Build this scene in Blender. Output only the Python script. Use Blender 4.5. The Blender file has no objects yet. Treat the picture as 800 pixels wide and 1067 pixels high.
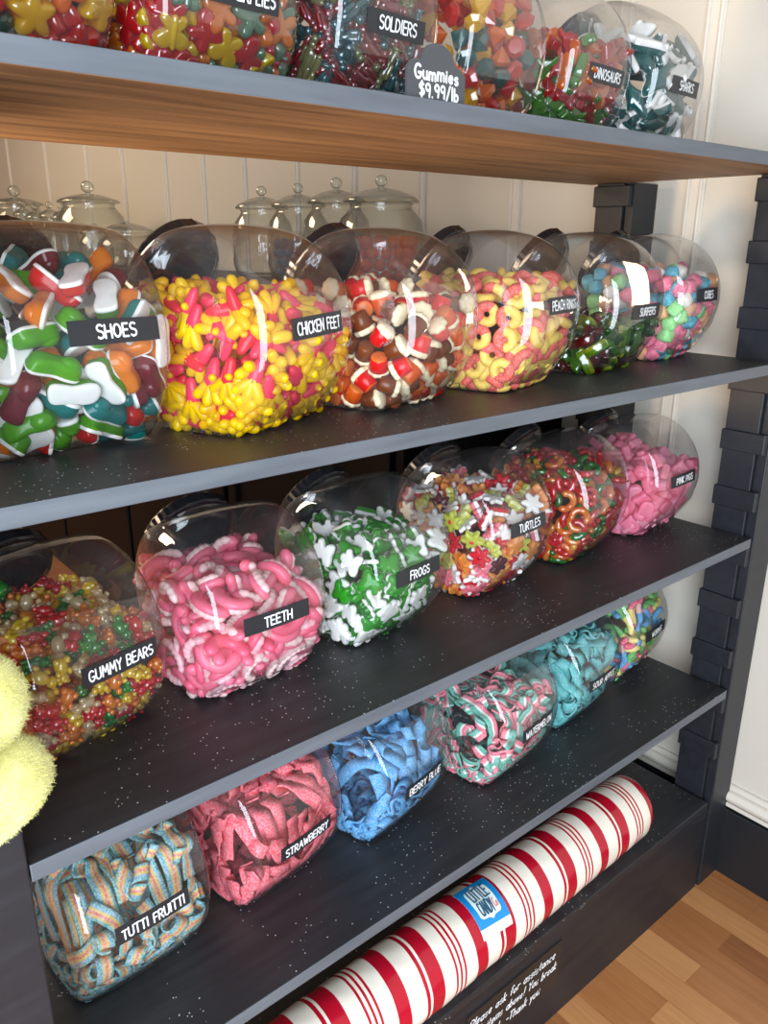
import bpy, bmesh, math, random
from math import sin, cos, pi, radians, atan2, sqrt
from mathutils import Vector, Matrix, Quaternion
C = bpy.context.scene.collection
SC = bpy.context.scene
rng = random.Random(7)

# ------------------------------------------------------------------ measures (metres)
CAMZ = 1.4805
Z1, Z2, Z3, Z4, ZB = 1.628, 1.267, 0.906, 0.549, 0.253      # shelf tops, plinth top
TH = 0.021
YF, YB = 0.70, 1.19
XL, XR = 0.14, 1.578
XW = 1.69

# ------------------------------------------------------------------ object helpers
def tag(o, label=None, cat=None, group=None, kind=None):
    if label: o['label'] = label
    if cat: o['category'] = cat
    if group: o['group'] = group
    if kind: o['kind'] = kind
    return o

def empty(name, loc=(0, 0, 0), rz=0, label=None, cat=None, group=None):
    o = bpy.data.objects.new(name, None); C.objects.link(o)
    o.location = loc; o.rotation_euler = (0, 0, rz); o.empty_display_size = .02
    return tag(o, label, cat, group)

class MB:
    """collects geometry; build() links it as ONE mesh object"""
    def __init__(s): s.v = []; s.f = []; s.m = []
    def add(s, vs, fs, mi=0, M=None):
        b = len(s.v)
        s.v += [tuple(M @ Vector(p)) for p in vs] if M is not None else [tuple(p) for p in vs]
        s.f += [tuple(b + i for i in f) for f in fs]
        s.m += [mi] * len(fs) if isinstance(mi, int) else list(mi)
    def box(s, lo, hi, mi=0, M=None):
        x0, y0, z0 = lo; x1, y1, z1 = hi
        s.add([(x0,y0,z0),(x1,y0,z0),(x1,y1,z0),(x0,y1,z0),(x0,y0,z1),(x1,y0,z1),(x1,y1,z1),(x0,y1,z1)],
              [(0,3,2,1),(4,5,6,7),(0,1,5,4),(1,2,6,5),(2,3,7,6),(3,0,4,7)], mi, M)
    def lathe(s, prof, n=32, mi=0, M=None, cap=True, rip=None):
        vs = []; fs = []; ms = []
        for (r, z) in prof:
            for k in range(n):
                a = 2*pi*k/n; q = r if rip is None else r*rip(a, z)
                vs.append((q*cos(a), q*sin(a), z))
        for i in range(len(prof)-1):
            for k in range(n):
                k2 = (k+1) % n
                fs.append((i*n+k, i*n+k2, (i+1)*n+k2, (i+1)*n+k)); ms.append(mi if isinstance(mi, int) else mi[i])
        if cap:
            if prof[0][0] > 1e-6: fs.append(tuple(range(n-1, -1, -1))); ms.append(ms[0])
            if prof[-1][0] > 1e-6: fs.append(tuple((len(prof)-1)*n+k for k in range(n))); ms.append(ms[-2])
        s.add(vs, fs, ms, M)
    def ell(s, c, r, mi=0, seg=10, ring=6, M=None):
        vs = [(c[0], c[1], c[2]-r[2])]; fs = []
        for i in range(1, ring):
            t = -pi/2 + pi*i/ring
            for k in range(seg):
                a = 2*pi*k/seg
                vs.append((c[0]+r[0]*cos(t)*cos(a), c[1]+r[1]*cos(t)*sin(a), c[2]+r[2]*sin(t)))
        vs.append((c[0], c[1], c[2]+r[2])); n = len(vs)-1
        for k in range(seg):
            k2 = (k+1) % seg
            fs.append((0, 1+k2, 1+k))
            for i in range(ring-2):
                a = 1+i*seg
                fs.append((a+k, a+k2, a+seg+k2, a+seg+k))
            fs.append((n, 1+(ring-2)*seg+k, 1+(ring-2)*seg+k2))
        s.add(vs, fs, mi, M)
    def tube(s, pts, rad, mi=0, n=10, flat=1.0, M=None, ends=True):
        P = [Vector(p) for p in pts]; R = list(rad) if hasattr(rad, '__len__') else [rad]*len(P)
        ms = list(mi) if not isinstance(mi, int) else None
        if ends:   # round ends
            d0 = (P[0]-P[1]).normalized(); d1 = (P[-1]-P[-2]).normalized()
            P = [P[0]+d0*R[0]*.95, P[0]+d0*R[0]*.6] + P + [P[-1]+d1*R[-1]*.6, P[-1]+d1*R[-1]*.95]
            R = [R[0]*.25, R[0]*.75] + R + [R[-1]*.75, R[-1]*.25]
            if ms: ms = [ms[0], ms[0]] + ms + [ms[-1], ms[-1]]
        vs = []; fs = []; fm = []; up = None
        for i, p in enumerate(P):
            t = (P[min(i+1, len(P)-1)] - P[max(i-1, 0)]).normalized()
            if up is None:
                up = Vector((0, 0, 1)) if abs(t.z) < .9 else Vector((1, 0, 0))
            x = up.cross(t).normalized(); y = t.cross(x).normalized(); up = y
            for k in range(n):
                a = 2*pi*k/n
                vs.append(p + x*cos(a)*R[i] + y*sin(a)*R[i]*flat)
        for i in range(len(P)-1):
            for k in range(n):
                k2 = (k+1) % n
                fs.append((i*n+k, i*n+k2, (i+1)*n+k2, (i+1)*n+k)); fm.append(ms[i] if ms else mi)
        fs.append(tuple(range(n-1, -1, -1))); fs.append(tuple((len(P)-1)*n+k for k in range(n)))
        fm += [fm[0], fm[-1]]
        s.add(vs, fs, fm, M)
    def pillow(s, out, lay, M=None):
        """outline (x, y) swept through layers (z, scale, material of the band below it)"""
        n = len(out); vs = []; fs = []; ms = []
        cx = sum(p[0] for p in out)/n; cy = sum(p[1] for p in out)/n
        for (z, k, m) in lay:
            vs += [(cx+(x-cx)*k, cy+(y-cy)*k, z) for x, y in out]
        for i in range(len(lay)-1):
            for k in range(n):
                k2 = (k+1) % n
                fs.append((i*n+k, i*n+k2, (i+1)*n+k2, (i+1)*n+k)); ms.append(lay[i+1][2])
        b = len(vs); vs += [(cx, cy, lay[0][0]), (cx, cy, lay[-1][0])]; L = (len(lay)-1)*n
        for k in range(n):
            k2 = (k+1) % n
            fs.append((b, k2, k)); ms.append(lay[0][2]); fs.append((b+1, L+k, L+k2)); ms.append(lay[-1][2])
        s.add(vs, fs, ms, M)
    def mesh(s, name, mats, smooth=True):
        me = bpy.data.meshes.new(name); me.from_pydata(s.v, [], s.f)
        for m in (mats if isinstance(mats, (list, tuple)) else [mats]): me.materials.append(m)
        me.polygons.foreach_set('material_index', s.m)
        if smooth: me.polygons.foreach_set('use_smooth', [True]*len(s.f))
        me.update(); return me
    def build(s, name, mats, parent=None, smooth=False, bevel=0, loc=None, angle=None):
        o = bpy.data.objects.new(name, s.mesh(name, mats, smooth or angle is not None)); C.objects.link(o)
        if parent: o.parent = parent
        if loc: o.location = loc
        if bevel:
            b = o.modifiers.new('bevel', 'BEVEL'); b.width = bevel; b.segments = 2; b.limit_method = 'ANGLE'
        if angle is not None: o.data.set_sharp_from_angle(angle=radians(angle))
        return o

def struct(name, mb, mat, **k):
    o = mb.build(name, mat, **k); o['kind'] = 'structure'; return o

# ------------------------------------------------------------------ materials
def newmat(name):
    m = bpy.data.materials.new(name); m.use_nodes = True; nt = m.node_tree
    for n in list(nt.nodes): nt.nodes.remove(n)
    out = nt.nodes.new('ShaderNodeOutputMaterial')
    return m, nt, out
def N(nt, t, **k):
    n = nt.nodes.new(t)
    for a, b in k.items():
        if a[0] == '_': setattr(n, a[1:], b)
        else: n.inputs[a.replace('_', ' ')].default_value = b
    return n
def rgb(c): return (c[0], c[1], c[2], 1)
def hexc(h):
    f = lambda v: (v/12.92 if v <= .04045 else ((v+.055)/1.055)**2.4)
    return tuple(f(int(h[i:i+2], 16)/255) for i in (0, 2, 4))
def ramp(nt, fac, stops):
    r = nt.nodes.new('ShaderNodeValToRGB'); e = r.color_ramp.elements
    while len(e) < len(stops): e.new(.5)
    for el, (p, c) in zip(e, stops): el.position = p; el.color = rgb(c)
    nt.links.new(fac, r.inputs[0]); return r
def plain(name, c, rough=.5, spec=.5, bump=0, bscale=60, metal=0):
    m, nt, out = newmat(name)
    p = N(nt, 'ShaderNodeBsdfPrincipled', Base_Color=rgb(c), Roughness=rough, Metallic=metal)
    p.inputs['Specular IOR Level'].default_value = spec
    if bump:
        tc = N(nt, 'ShaderNodeTexCoord'); no = N(nt, 'ShaderNodeTexNoise', Scale=bscale, Detail=4.0)
        nt.links.new(tc.outputs['Object'], no.inputs['Vector'])
        b = N(nt, 'ShaderNodeBump', Strength=bump, Distance=.002); nt.links.new(no.outputs[0], b.inputs['Height']); nt.links.new(b.outputs[0], p.inputs['Normal'])
    nt.links.new(p.outputs[0], out.inputs[0]); return m

def gummy(name, c, clear=.0, rough=.18, trl=.5):
    """jelly: coloured body that lets light through, with a wet coat"""
    m, nt, out = newmat(name)
    p = N(nt, 'ShaderNodeBsdfPrincipled', Base_Color=rgb(c), Roughness=rough)
    p.inputs['Specular IOR Level'].default_value = .55
    t = N(nt, 'ShaderNodeBsdfTranslucent', Color=rgb([min(1, x*1.1+.01) for x in c]))
    mx = N(nt, 'ShaderNodeMixShader', Fac=trl)
    nt.links.new(p.outputs[0], mx.inputs[1]); nt.links.new(t.outputs[0], mx.inputs[2])
    if clear:
        tr = N(nt, 'ShaderNodeBsdfTransparent', Color=rgb([x**.6 for x in c]))
        m2 = N(nt, 'ShaderNodeMixShader', Fac=clear)
        g = N(nt, 'ShaderNodeBsdfGlossy', Roughness=.08)
        lw = N(nt, 'ShaderNodeLayerWeight', Blend=.5)
        pw = N(nt, 'ShaderNodeMath', _operation='POWER'); pw.inputs[1].default_value = 4; nt.links.new(lw.outputs['Facing'], pw.inputs[0])
        ad = N(nt, 'ShaderNodeMath', _operation='MULTIPLY_ADD'); ad.inputs[1].default_value = .75; ad.inputs[2].default_value = .085; nt.links.new(pw.outputs[0], ad.inputs[0])
        m3 = N(nt, 'ShaderNodeMixShader')
        nt.links.new(mx.outputs[0], m2.inputs[1]); nt.links.new(tr.outputs[0], m2.inputs[2])
        nt.links.new(ad.outputs[0], m3.inputs[0]); nt.links.new(m2.outputs[0], m3.inputs[1]); nt.links.new(g.outputs[0], m3.inputs[2])
        nt.links.new(m3.outputs[0], out.inputs[0])
    else: nt.links.new(mx.outputs[0], out.inputs[0])
    return m

def sugared(name, c, white=.45, scale=420):
    m, nt, out = newmat(name)
    tc = N(nt, 'ShaderNodeTexCoord'); no = N(nt, 'ShaderNodeTexNoise', Scale=scale, Detail=2.0)
    nt.links.new(tc.outputs['Object'], no.inputs['Vector'])
    w = [x*(1-white)+white*.9 for x in c]
    r = ramp(nt, no.outputs[0], [(.42, c), (.62, w)])
    p = N(nt, 'ShaderNodeBsdfPrincipled', Roughness=.62); nt.links.new(r.outputs[0], p.inputs['Base Color'])
    b = N(nt, 'ShaderNodeBump', Strength=.5, Distance=.0008); nt.links.new(no.outputs[0], b.inputs['Height']); nt.links.new(b.outputs[0], p.inputs['Normal'])
    t = N(nt, 'ShaderNodeBsdfTranslucent', Color=rgb(c)); mx = N(nt, 'ShaderNodeMixShader', Fac=.22)
    nt.links.new(p.outputs[0], mx.inputs[1]); nt.links.new(t.outputs[0], mx.inputs[2]); nt.links.new(mx.outputs[0], out.inputs[0])
    return m

def clearpane(name, tint, base=.05, k=.85, rough=.03, power=4.5, edge=.75, haze=0.0):
    """thin clear wall: see-through with a Fresnel reflection, a little darker at grazing angles"""
    m, nt, out = newmat(name)
    lw = N(nt, 'ShaderNodeLayerWeight', Blend=.5)
    pw = N(nt, 'ShaderNodeMath', _operation='POWER'); pw.inputs[1].default_value = power; nt.links.new(lw.outputs['Facing'], pw.inputs[0])
    ad = N(nt, 'ShaderNodeMath', _operation='MULTIPLY_ADD'); ad.inputs[1].default_value = k; ad.inputs[2].default_value = base; nt.links.new(pw.outputs[0], ad.inputs[0])
    ec = N(nt, 'ShaderNodeMix', _data_type='RGBA'); nt.links.new(pw.outputs[0], ec.inputs[0])
    ec.inputs[6].default_value = rgb(tint); ec.inputs[7].default_value = rgb([x*edge for x in tint])
    tr = N(nt, 'ShaderNodeBsdfTransparent'); nt.links.new(ec.outputs[2], tr.inputs[0])
    g = N(nt, 'ShaderNodeBsdfGlossy', Roughness=rough)
    mx = N(nt, 'ShaderNodeMixShader'); nt.links.new(ad.outputs[0], mx.inputs[0]); nt.links.new(tr.outputs[0], mx.inputs[1]); nt.links.new(g.outputs[0], mx.inputs[2])
    if haze:   # fine scuffs and sugar film on the plastic
        tc = N(nt, 'ShaderNodeTexCoord'); no = N(nt, 'ShaderNodeTexNoise', Scale=14.0, Detail=5.0); nt.links.new(tc.outputs['Object'], no.inputs['Vector'])
        mr = N(nt, 'ShaderNodeMapRange'); mr.inputs[1].default_value = .35; mr.inputs[2].default_value = .75; mr.inputs[3].default_value = haze*.4; mr.inputs[4].default_value = haze*1.6; nt.links.new(no.outputs[0], mr.inputs[0])
        df = N(nt, 'ShaderNodeBsdfDiffuse', Color=(.8, .8, .8, 1)); m2 = N(nt, 'ShaderNodeMixShader')
        nt.links.new(mr.outputs[0], m2.inputs[0]); nt.links.new(mx.outputs[0], m2.inputs[1]); nt.links.new(df.outputs[0], m2.inputs[2]); mx = m2
    nt.links.new(mx.outputs[0], out.inputs[0]); return m

def painted_black(name, c, edge, dust=0.0, spec=.5):
    """satin black paint on wood with brush marks, scuffs and (on the lower shelves) spilt sugar grains"""
    m, nt, out = newmat(name)
    tc = N(nt, 'ShaderNodeTexCoord')
    mp = N(nt, 'ShaderNodeMapping'); mp.inputs['Scale'].default_value = (3, 30, 30); nt.links.new(tc.outputs['Object'], mp.inputs[0])
    no = N(nt, 'ShaderNodeTexNoise', Scale=2.0, Detail=5.0); nt.links.new(mp.outputs[0], no.inputs['Vector'])
    r = ramp(nt, no.outputs[0], [(.3, c), (.75, edge)])
    col = r.outputs[0]
    sn = N(nt, 'ShaderNodeTexNoise', Scale=55.0, Detail=6.0, Roughness=.7); nt.links.new(tc.outputs['Object'], sn.inputs['Vector'])
    sr = ramp(nt, sn.outputs[0], [(.70, (0, 0, 0)), (.80, (1, 1, 1))])
    mx = N(nt, 'ShaderNodeMix', _data_type='RGBA'); nt.links.new(sr.outputs[0], mx.inputs[0]); nt.links.new(col, mx.inputs[6]); mx.inputs[7].default_value = (.16, .16, .17, 1)
    col = mx.outputs[2]
    if dust:
        vo = N(nt, 'ShaderNodeTexVoronoi', Scale=120.0); nt.links.new(tc.outputs['Object'], vo.inputs['Vector'])
        lt = N(nt, 'ShaderNodeMath', _operation='LESS_THAN'); lt.inputs[1].default_value = .105; nt.links.new(vo.outputs['Distance'], lt.inputs[0])
        pn = N(nt, 'ShaderNodeTexNoise', Scale=7.0, Detail=2.0); nt.links.new(tc.outputs['Object'], pn.inputs['Vector'])
        gt = N(nt, 'ShaderNodeMath', _operation='GREATER_THAN'); gt.inputs[1].default_value = 1-dust; nt.links.new(pn.outputs[0], gt.inputs[0])
        mu = N(nt, 'ShaderNodeMath', _operation='MULTIPLY'); nt.links.new(lt.outputs[0], mu.inputs[0]); nt.links.new(gt.outputs[0], mu.inputs[1])
        m2 = N(nt, 'ShaderNodeMix', _data_type='RGBA'); nt.links.new(mu.outputs[0], m2.inputs[0]); nt.links.new(col, m2.inputs[6]); m2.inputs[7].default_value = (.7, .7, .7, 1)
        col = m2.outputs[2]
    p = N(nt, 'ShaderNodeBsdfPrincipled', Roughness=.48); p.inputs['Specular IOR Level'].default_value = spec; nt.links.new(col, p.inputs['Base Color'])
    b = N(nt, 'ShaderNodeBump', Strength=.15, Distance=.001); nt.links.new(no.outputs[0], b.inputs['Height']); nt.links.new(b.outputs[0], p.inputs['Normal'])
    nt.links.new(p.outputs[0], out.inputs[0]); return m

def bare_wood(name):
    m, nt, out = newmat(name)
    tc = N(nt, 'ShaderNodeTexCoord'); mp = N(nt, 'ShaderNodeMapping'); mp.inputs['Scale'].default_value = (1.2, 14, 14); nt.links.new(tc.outputs['Object'], mp.inputs[0])
    no = N(nt, 'ShaderNodeTexNoise', Scale=3.0, Detail=6.0, Distortion=.6); nt.links.new(mp.outputs[0], no.inputs['Vector'])
    r = ramp(nt, no.outputs[0], [(.25, hexc('63452c')), (.5, hexc('8c6743')), (.75, hexc('a57a4f'))])
    p = N(nt, 'ShaderNodeBsdfPrincipled', Roughness=.6); nt.links.new(r.outputs[0], p.inputs['Base Color']); nt.links.new(p.outputs[0], out.inputs[0]); return m

def oak_floor(name):
    m, nt, out = newmat(name)
    tc = N(nt, 'ShaderNodeTexCoord'); mp = N(nt, 'ShaderNodeMapping'); mp.inputs['Rotation'].default_value = (0, 0, pi/2); nt.links.new(tc.outputs['Object'], mp.inputs[0])
    br = N(nt, 'ShaderNodeTexBrick', Scale=1.0, Mortar_Size=.0006, Bias=0.0, Brick_Width=.42, Row_Height=.066)
    br.offset = .37; br.inputs['Color1'].default_value = (0, 0, 0, 1); br.inputs['Color2'].default_value = (1, 1, 1, 1); br.inputs['Mortar'].default_value = (.2, .2, .2, 1)
    nt.links.new(mp.outputs[0], br.inputs['Vector'])
    m2 = N(nt, 'ShaderNodeMapping'); m2.inputs['Scale'].default_value = (3, 40, 3); nt.links.new(mp.outputs[0], m2.inputs[0])
    no = N(nt, 'ShaderNodeTexNoise', Scale=2.0, Detail=6.0, Distortion=.8); nt.links.new(m2.outputs[0], no.inputs['Vector'])
    ad = N(nt, 'ShaderNodeMix', _data_type='FLOAT'); ad.inputs[0].default_value = .4; nt.links.new(br.outputs[0], ad.inputs[2]); nt.links.new(no.outputs[0], ad.inputs[3])
    r = ramp(nt, ad.outputs[0], [(.1, hexc('7d4a28')), (.45, hexc('a0683c')), (.85, hexc('c08a58'))])
    p = N(nt, 'ShaderNodeBsdfPrincipled', Roughness=.38); nt.links.new(r.outputs[0], p.inputs['Base Color']); nt.links.new(p.outputs[0], out.inputs[0]); return m

# ------------------------------------------------------------------ hand lettering
def arcp(cx, cy, rx, ry, a0, a1, n=8): return [(cx+rx*cos(radians(a0+(a1-a0)*i/n)), cy+ry*sin(radians(a0+(a1-a0)*i/n))) for i in range(n+1)]
GL = {
'A': (.62, [[(0,0),(.3,1),(.6,0)],[(.1,.38),(.5,.38)]]), 'B': (.56, [[(0,0),(0,1)], [(0,1)]+arcp(.22,.76,.28,.24,90,-90)+[(0,.52)], [(0,.52)]+arcp(.24,.26,.3,.26,90,-90)+[(0,0)]]),
'C': (.56, [arcp(.32,.5,.32,.5,50,310,12)]), 'D': (.6, [[(0,0),(0,1)],[(0,1)]+arcp(.15,.5,.42,.5,90,-90,10)+[(0,0)]]),
'E': (.5, [[(.46,1),(0,1),(0,0),(.48,0)],[(0,.52),(.4,.52)]]), 'F': (.48, [[(.46,1),(0,1),(0,0)],[(0,.52),(.38,.52)]]),
'G': (.62, [arcp(.32,.5,.32,.5,50,350,12)+[(.34,.42)]]), 'H': (.58, [[(0,0),(0,1)],[(.55,0),(.55,1)],[(0,.5),(.55,.5)]]),
'I': (.14, [[(.05,0),(.05,1)]]), 'K': (.54, [[(0,0),(0,1)],[(.5,1),(0,.45),(.52,0)]]), 'L': (.46, [[(0,1),(0,0),(.44,0)]]),
'M': (.72, [[(0,0),(.08,1),(.35,.35),(.62,1),(.7,0)]]), 'N': (.6, [[(0,0),(0,1),(.55,0),(.55,1)]]), 'O': (.64, [arcp(.31,.5,.31,.5,90,450,14)]),
'P': (.54, [[(0,0),(0,1)],[(0,1)]+arcp(.22,.73,.3,.27,90,-90)+[(0,.46)]]), 'R': (.56, [[(0,0),(0,1)],[(0,1)]+arcp(.22,.75,.28,.25,90,-90)+[(0,.5)],[(.2,.5),(.52,0)]]),
'S': (.52, [arcp(.26,.76,.25,.24,40,270,8)+arcp(.26,.26,.26,.26,90,-140,8)]), 'T': (.56, [[(0,1),(.54,1)],[(.27,1),(.27,0)]]), 'U': (.58, [[(0,1)]+arcp(.27,.3,.27,.3,180,360)+[(.54,1)]]),
'V': (.58, [[(0,1),(.28,0),(.56,1)]]), 'W': (.8, [[(0,1),(.18,0),(.38,.75),(.58,0),(.78,1)]]), 'Y': (.56, [[(0,1),(.27,.5),(.54,1)],[(.27,.5),(.27,0)]]),
'!': (.14, [[(.06,1),(.06,.3)],[(.06,.04),(.06,0)]]), '-': (.36, [[(.04,.4),(.32,.4)]]), '.': (.14, [[(.05,.03),(.05,0)]]), '/': (.4, [[(0,-.1),(.36,1.05)]]),
'$': (.5, [arcp(.24,.72,.22,.2,40,270,6)+arcp(.24,.3,.23,.22,90,-140,6),[(.24,1.08),(.24,-.08)]]), '9': (.46, [arcp(.22,.72,.21,.26,0,360,10)+[(.43,.72),(.36,0)]]),
'a': (.44, [arcp(.2,.27,.2,.27,30,330,8),[(.4,.54),(.4,0)]]), 'b': (.44, [[(0,1),(0,0)],arcp(.2,.27,.2,.27,150,-150,8)]), 'c': (.4, [arcp(.2,.27,.2,.27,50,310,8)]),
'e': (.42, [[(.02,.28),(.38,.3)]+arcp(.2,.27,.19,.27,10,310,8)]), 'f': (.34, [[(.34,.95),(.2,1),(.12,.85),(.12,0)],[(0,.55),(.28,.55)]]), 'h': (.44, [[(0,1),(0,0)],[(0,.35)]+arcp(.19,.33,.19,.2,160,0,5)+[(.38,0)]]),
'i': (.12, [[(.05,.52),(.05,0)],[(.05,.76),(.05,.72)]]), 'k': (.4, [[(0,1),(0,0)],[(.34,.56),(0,.24),(.36,0)]]), 'l': (.12, [[(.05,1),(.05,0)]]),
'm': (.66, [[(0,.55),(0,0)],arcp(.15,.35,.15,.2,180,0,5)+[(.3,0)],arcp(.45,.35,.15,.2,180,0,5)+[(.6,0)]]), 'n': (.42, [[(0,.55),(0,0)],arcp(.18,.35,.18,.2,180,0,5)+[(.36,0)]]),
'o': (.44, [arcp(.2,.27,.2,.27,90,450,10)]), 'p': (.44, [[(0,.55),(0,-.35)],arcp(.2,.27,.2,.27,150,-150,8)]), 'r': (.32, [[(0,.55),(0,0)],[(0,.3),(.12,.5),(.3,.52)]]),
's': (.36, [arcp(.17,.41,.15,.13,40,270,6)+arcp(.17,.14,.16,.14,90,-140,6)]), 't': (.34, [[(.14,.9),(.14,.08),(.28,0)],[(0,.56),(.3,.56)]]), 'u': (.42, [[(0,.55)]+arcp(.18,.2,.18,.2,180,360,6)+[(.36,.55),(.38,0)]]),
'v': (.4, [[(0,.55),(.18,0),(.36,.55)]]), 'w': (.6, [[(0,.55),(.14,0),(.28,.45),(.42,0),(.56,.55)]]), 'y': (.42, [[(0,.55),(.18,.05)],[(.38,.55),(.1,-.35)]]), ' ': (.34, []), '~': (.3, []),
}
def lettering(text, h, W, fmap, stroke=.13, jit=.05, width=None, slant=.0, seed=1, align=0.5, y0=0.0):
    """chalk-pen strokes; fmap(u, v, lift) -> point.  W limits the width; returns an MB"""
    r = random.Random(seed); mb = MB(); x = 0; strokes = []
    for ch in text:
        w, ss = GL[ch]; dy = r.uniform(-jit, jit); sc = 1+r.uniform(-jit, jit)
        for s in ss: strokes.append([(x+px*sc+py*slant, py*sc+dy) for px, py in s])
        x += w+.17
    x -= .17; kx = h if W is None else min(h, W/x)
    if width: kx = width/x
    ox = -x*kx*align
    t = stroke*h/2
    for s in strokes:
        P = [(ox+px*kx, y0+(py-.5)*h) for px, py in s]
        for (a, b) in zip(P, P[1:]):
            dx, dy = b[0]-a[0], b[1]-a[1]; L = sqrt(dx*dx+dy*dy) or 1e-9; nx, ny = -dy/L*t, dx/L*t
            q = [(a[0]+nx, a[1]+ny), (a[0]-nx, a[1]-ny), (b[0]-nx, b[1]-ny), (b[0]+nx, b[1]+ny)]
            mb.add([fmap(u, v, .0004) for u, v in q], [(0, 1, 2, 3)])
        for (u, v) in P:
            mb.add([fmap(u+t*cos(k*pi/3), v+t*sin(k*pi/3), .0005) for k in range(6)], [(0, 1, 2, 3, 4, 5)])
    return mb
# ------------------------------------------------------------------ jars
ZC = .115
RX = [(0,1),(.030,.994),(.055,.982),(.074,.962),(.080,.950),(.0845,.928),(.0875,.892),(.0915,.79),(.0955,.6),(.0985,.32),(.099,0.)]
def jar_profile():
    p = []
    for i in range(34):
        t = radians(90-110*i/33); q = (-.118*cos(t), ZC+.120*sin(t))
        if q[1] > .078: p.append(q)
    p += [(-.109,.062),(-.101,.047),(-.078,.012),(-.0565,-.02)]
    return p + [(-y, z) for y, z in p[::-1]][:-1]
MOUTH = Vector((0, .84, .543))
def jar_body_mesh():
    pr = jar_profile(); n = len(pr); mb = MB()
    path = [(-x, r) for x, r in RX[::-1]] + list(RX[1:])
    # finer path
    fine = []
    for (a, b) in zip(path, path[1:]):
        for k in range(2): fine.append((a[0]+(b[0]-a[0])*k/2, a[1]+(b[1]-a[1])*k/2))
    fine.append(path[-1]); fine = [(x, max(r, .001)) for x, r in fine]
    vs = []; fs = []
    for x, r in fine:
        for y, z in pr: vs.append((x, y*r, max(0.0008, ZC+(z-ZC)*r)))
    ax = MOUTH.normalized(); c0 = Vector((0, 0, ZC))
    for i in range(len(fine)-1):
        for k in range(n):
            k2 = (k+1) % n; f = (i*n+k, i*n+k2, (i+1)*n+k2, (i+1)*n+k)
            c = sum((Vector(vs[j]) for j in f), Vector())/4 - c0
            d = c.dot(ax)
            if d > 0 and (c-ax*d).length < .052: continue
            fs.append(f)
    mb.add(vs, fs); return mb
M_JAR = clearpane('clear_jar_plastic', (.955, .96, .965), base=.06, k=.9, power=3.2, edge=.5, haze=.02)
M_NECK = clearpane('clear_neck_plastic', (.90, .91, .92), base=.08, k=.9)
M_LID = plain('black_lid_plastic', (.012, .012, .014), .22, .5)
M_CARD = plain('black_label_card', (.016, .017, .02), .42, .5, bump=.05)
M_CHALK = plain('white_paint_pen', (.80, .80, .80), .6)
AXM = Matrix.Translation((0, 0, ZC)) @ MOUTH.to_track_quat('Z', 'Y').to_matrix().to_4x4()
_nk = MB(); _nk.lathe([(.052,.096),(.058,.102),(.059,.108),(.063,.109),(.063,.113),(.059,.115),(.059,.124),(.056,.124),(.055,.100)], 36, 0, AXM, cap=False)
_ld = MB(); _ld.lathe([(.001,.114),(.0645,.114),(.067,.116),(.067,.129),(.065,.132),(.059,.133),(.057,.130),(.001,.130)], 72, 0, AXM, cap=False, rip=lambda a, z: 1+.010*(1 if sin(a*36) > 0 else -1)*(z < .131))
_tb = MB(); _tb.box((-.012, -.078, .120), (.012, -.064, .124), 0, AXM); _tb.box((-.012, -.078, .108), (.012, -.075, .124), 0, AXM)
BODY_ME = jar_body_mesh().mesh('jar_body', M_JAR); NECK_ME = _nk.mesh('neck_ring', M_NECK); LID_ME = _ld.mesh('lid', M_LID, False); TAB_ME = _tb.mesh('lid_tab', M_LID, False)
def link(name, me, parent):
    o = bpy.data.objects.new(name, me); C.objects.link(o); o.parent = parent; return o
def jar_front(u, v, lift, t0, x0=0, roll=0):
    uu = u*cos(roll)-v*sin(roll); vv = u*sin(roll)+v*cos(roll)
    x = x0+uu; t = t0+vv/.119
    ax = abs(x); r = 1
    for (a, b) in zip(RX, RX[1:]):
        if a[0] <= ax <= b[0]: r = a[1]+(b[1]-a[1])*(ax-a[0])/(b[0]-a[0]); break
    return (x, -(.118*r+.0012+lift)*cos(t), ZC+(.120*r+.0012+lift)*sin(t))
def make_jar(x, y, th, z, text, label, lz=.118, roll=0, x0=0, W=.10, H=.024, tw=.085, tabs=False, group='tilted candy jars on the shelves'):
    t = empty('candy_jar', (x, y, z), radians(th), label, 'jar', group)
    link('jar_body', BODY_ME, t); link('neck_ring', NECK_ME, t); ld = link('lid', LID_ME, t)
    if tabs: link('lid_tab', TAB_ME, ld)
    if text:
        t0 = math.asin(max(-.9, min(.9, (lz-ZC)/.12))); f = lambda u, v, l: jar_front(u, v, l, t0, x0, roll)
        mb = MB(); n = 12
        for side, l in ((0, .0009), (1, .0)):
            vs = [f(-W/2+W*i/n, s*H/2, l) for i in range(n+1) for s in (-1, 1)]
            fs = [(2*i, 2*i+2, 2*i+3, 2*i+1) for i in range(n)]
            mb.add(vs, fs if side == 0 else [q[::-1] for q in fs])
        b = 2*(n+1)
        for i in range(n):
            mb.f += [(2*i, b+2*i, b+2*i+2, 2*i+2), (2*i+1, 2*i+3, b+2*i+3, b+2*i+1)]; mb.m += [0, 0]
        mb.f += [(0, 1, b+1, b), (2*n, b+2*n, b+2*n+1, 2*n+1)]; mb.m += [0, 0]
        card = mb.build('label_card', M_CARD, t)
        lt = lettering(text, H*.52, tw, lambda u, v, l: f(u, v, .0013+l), stroke=.16, seed=sum(map(ord, text)), jit=.045)
        lt.build('lettering', M_CHALK, card)
    return t
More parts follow.
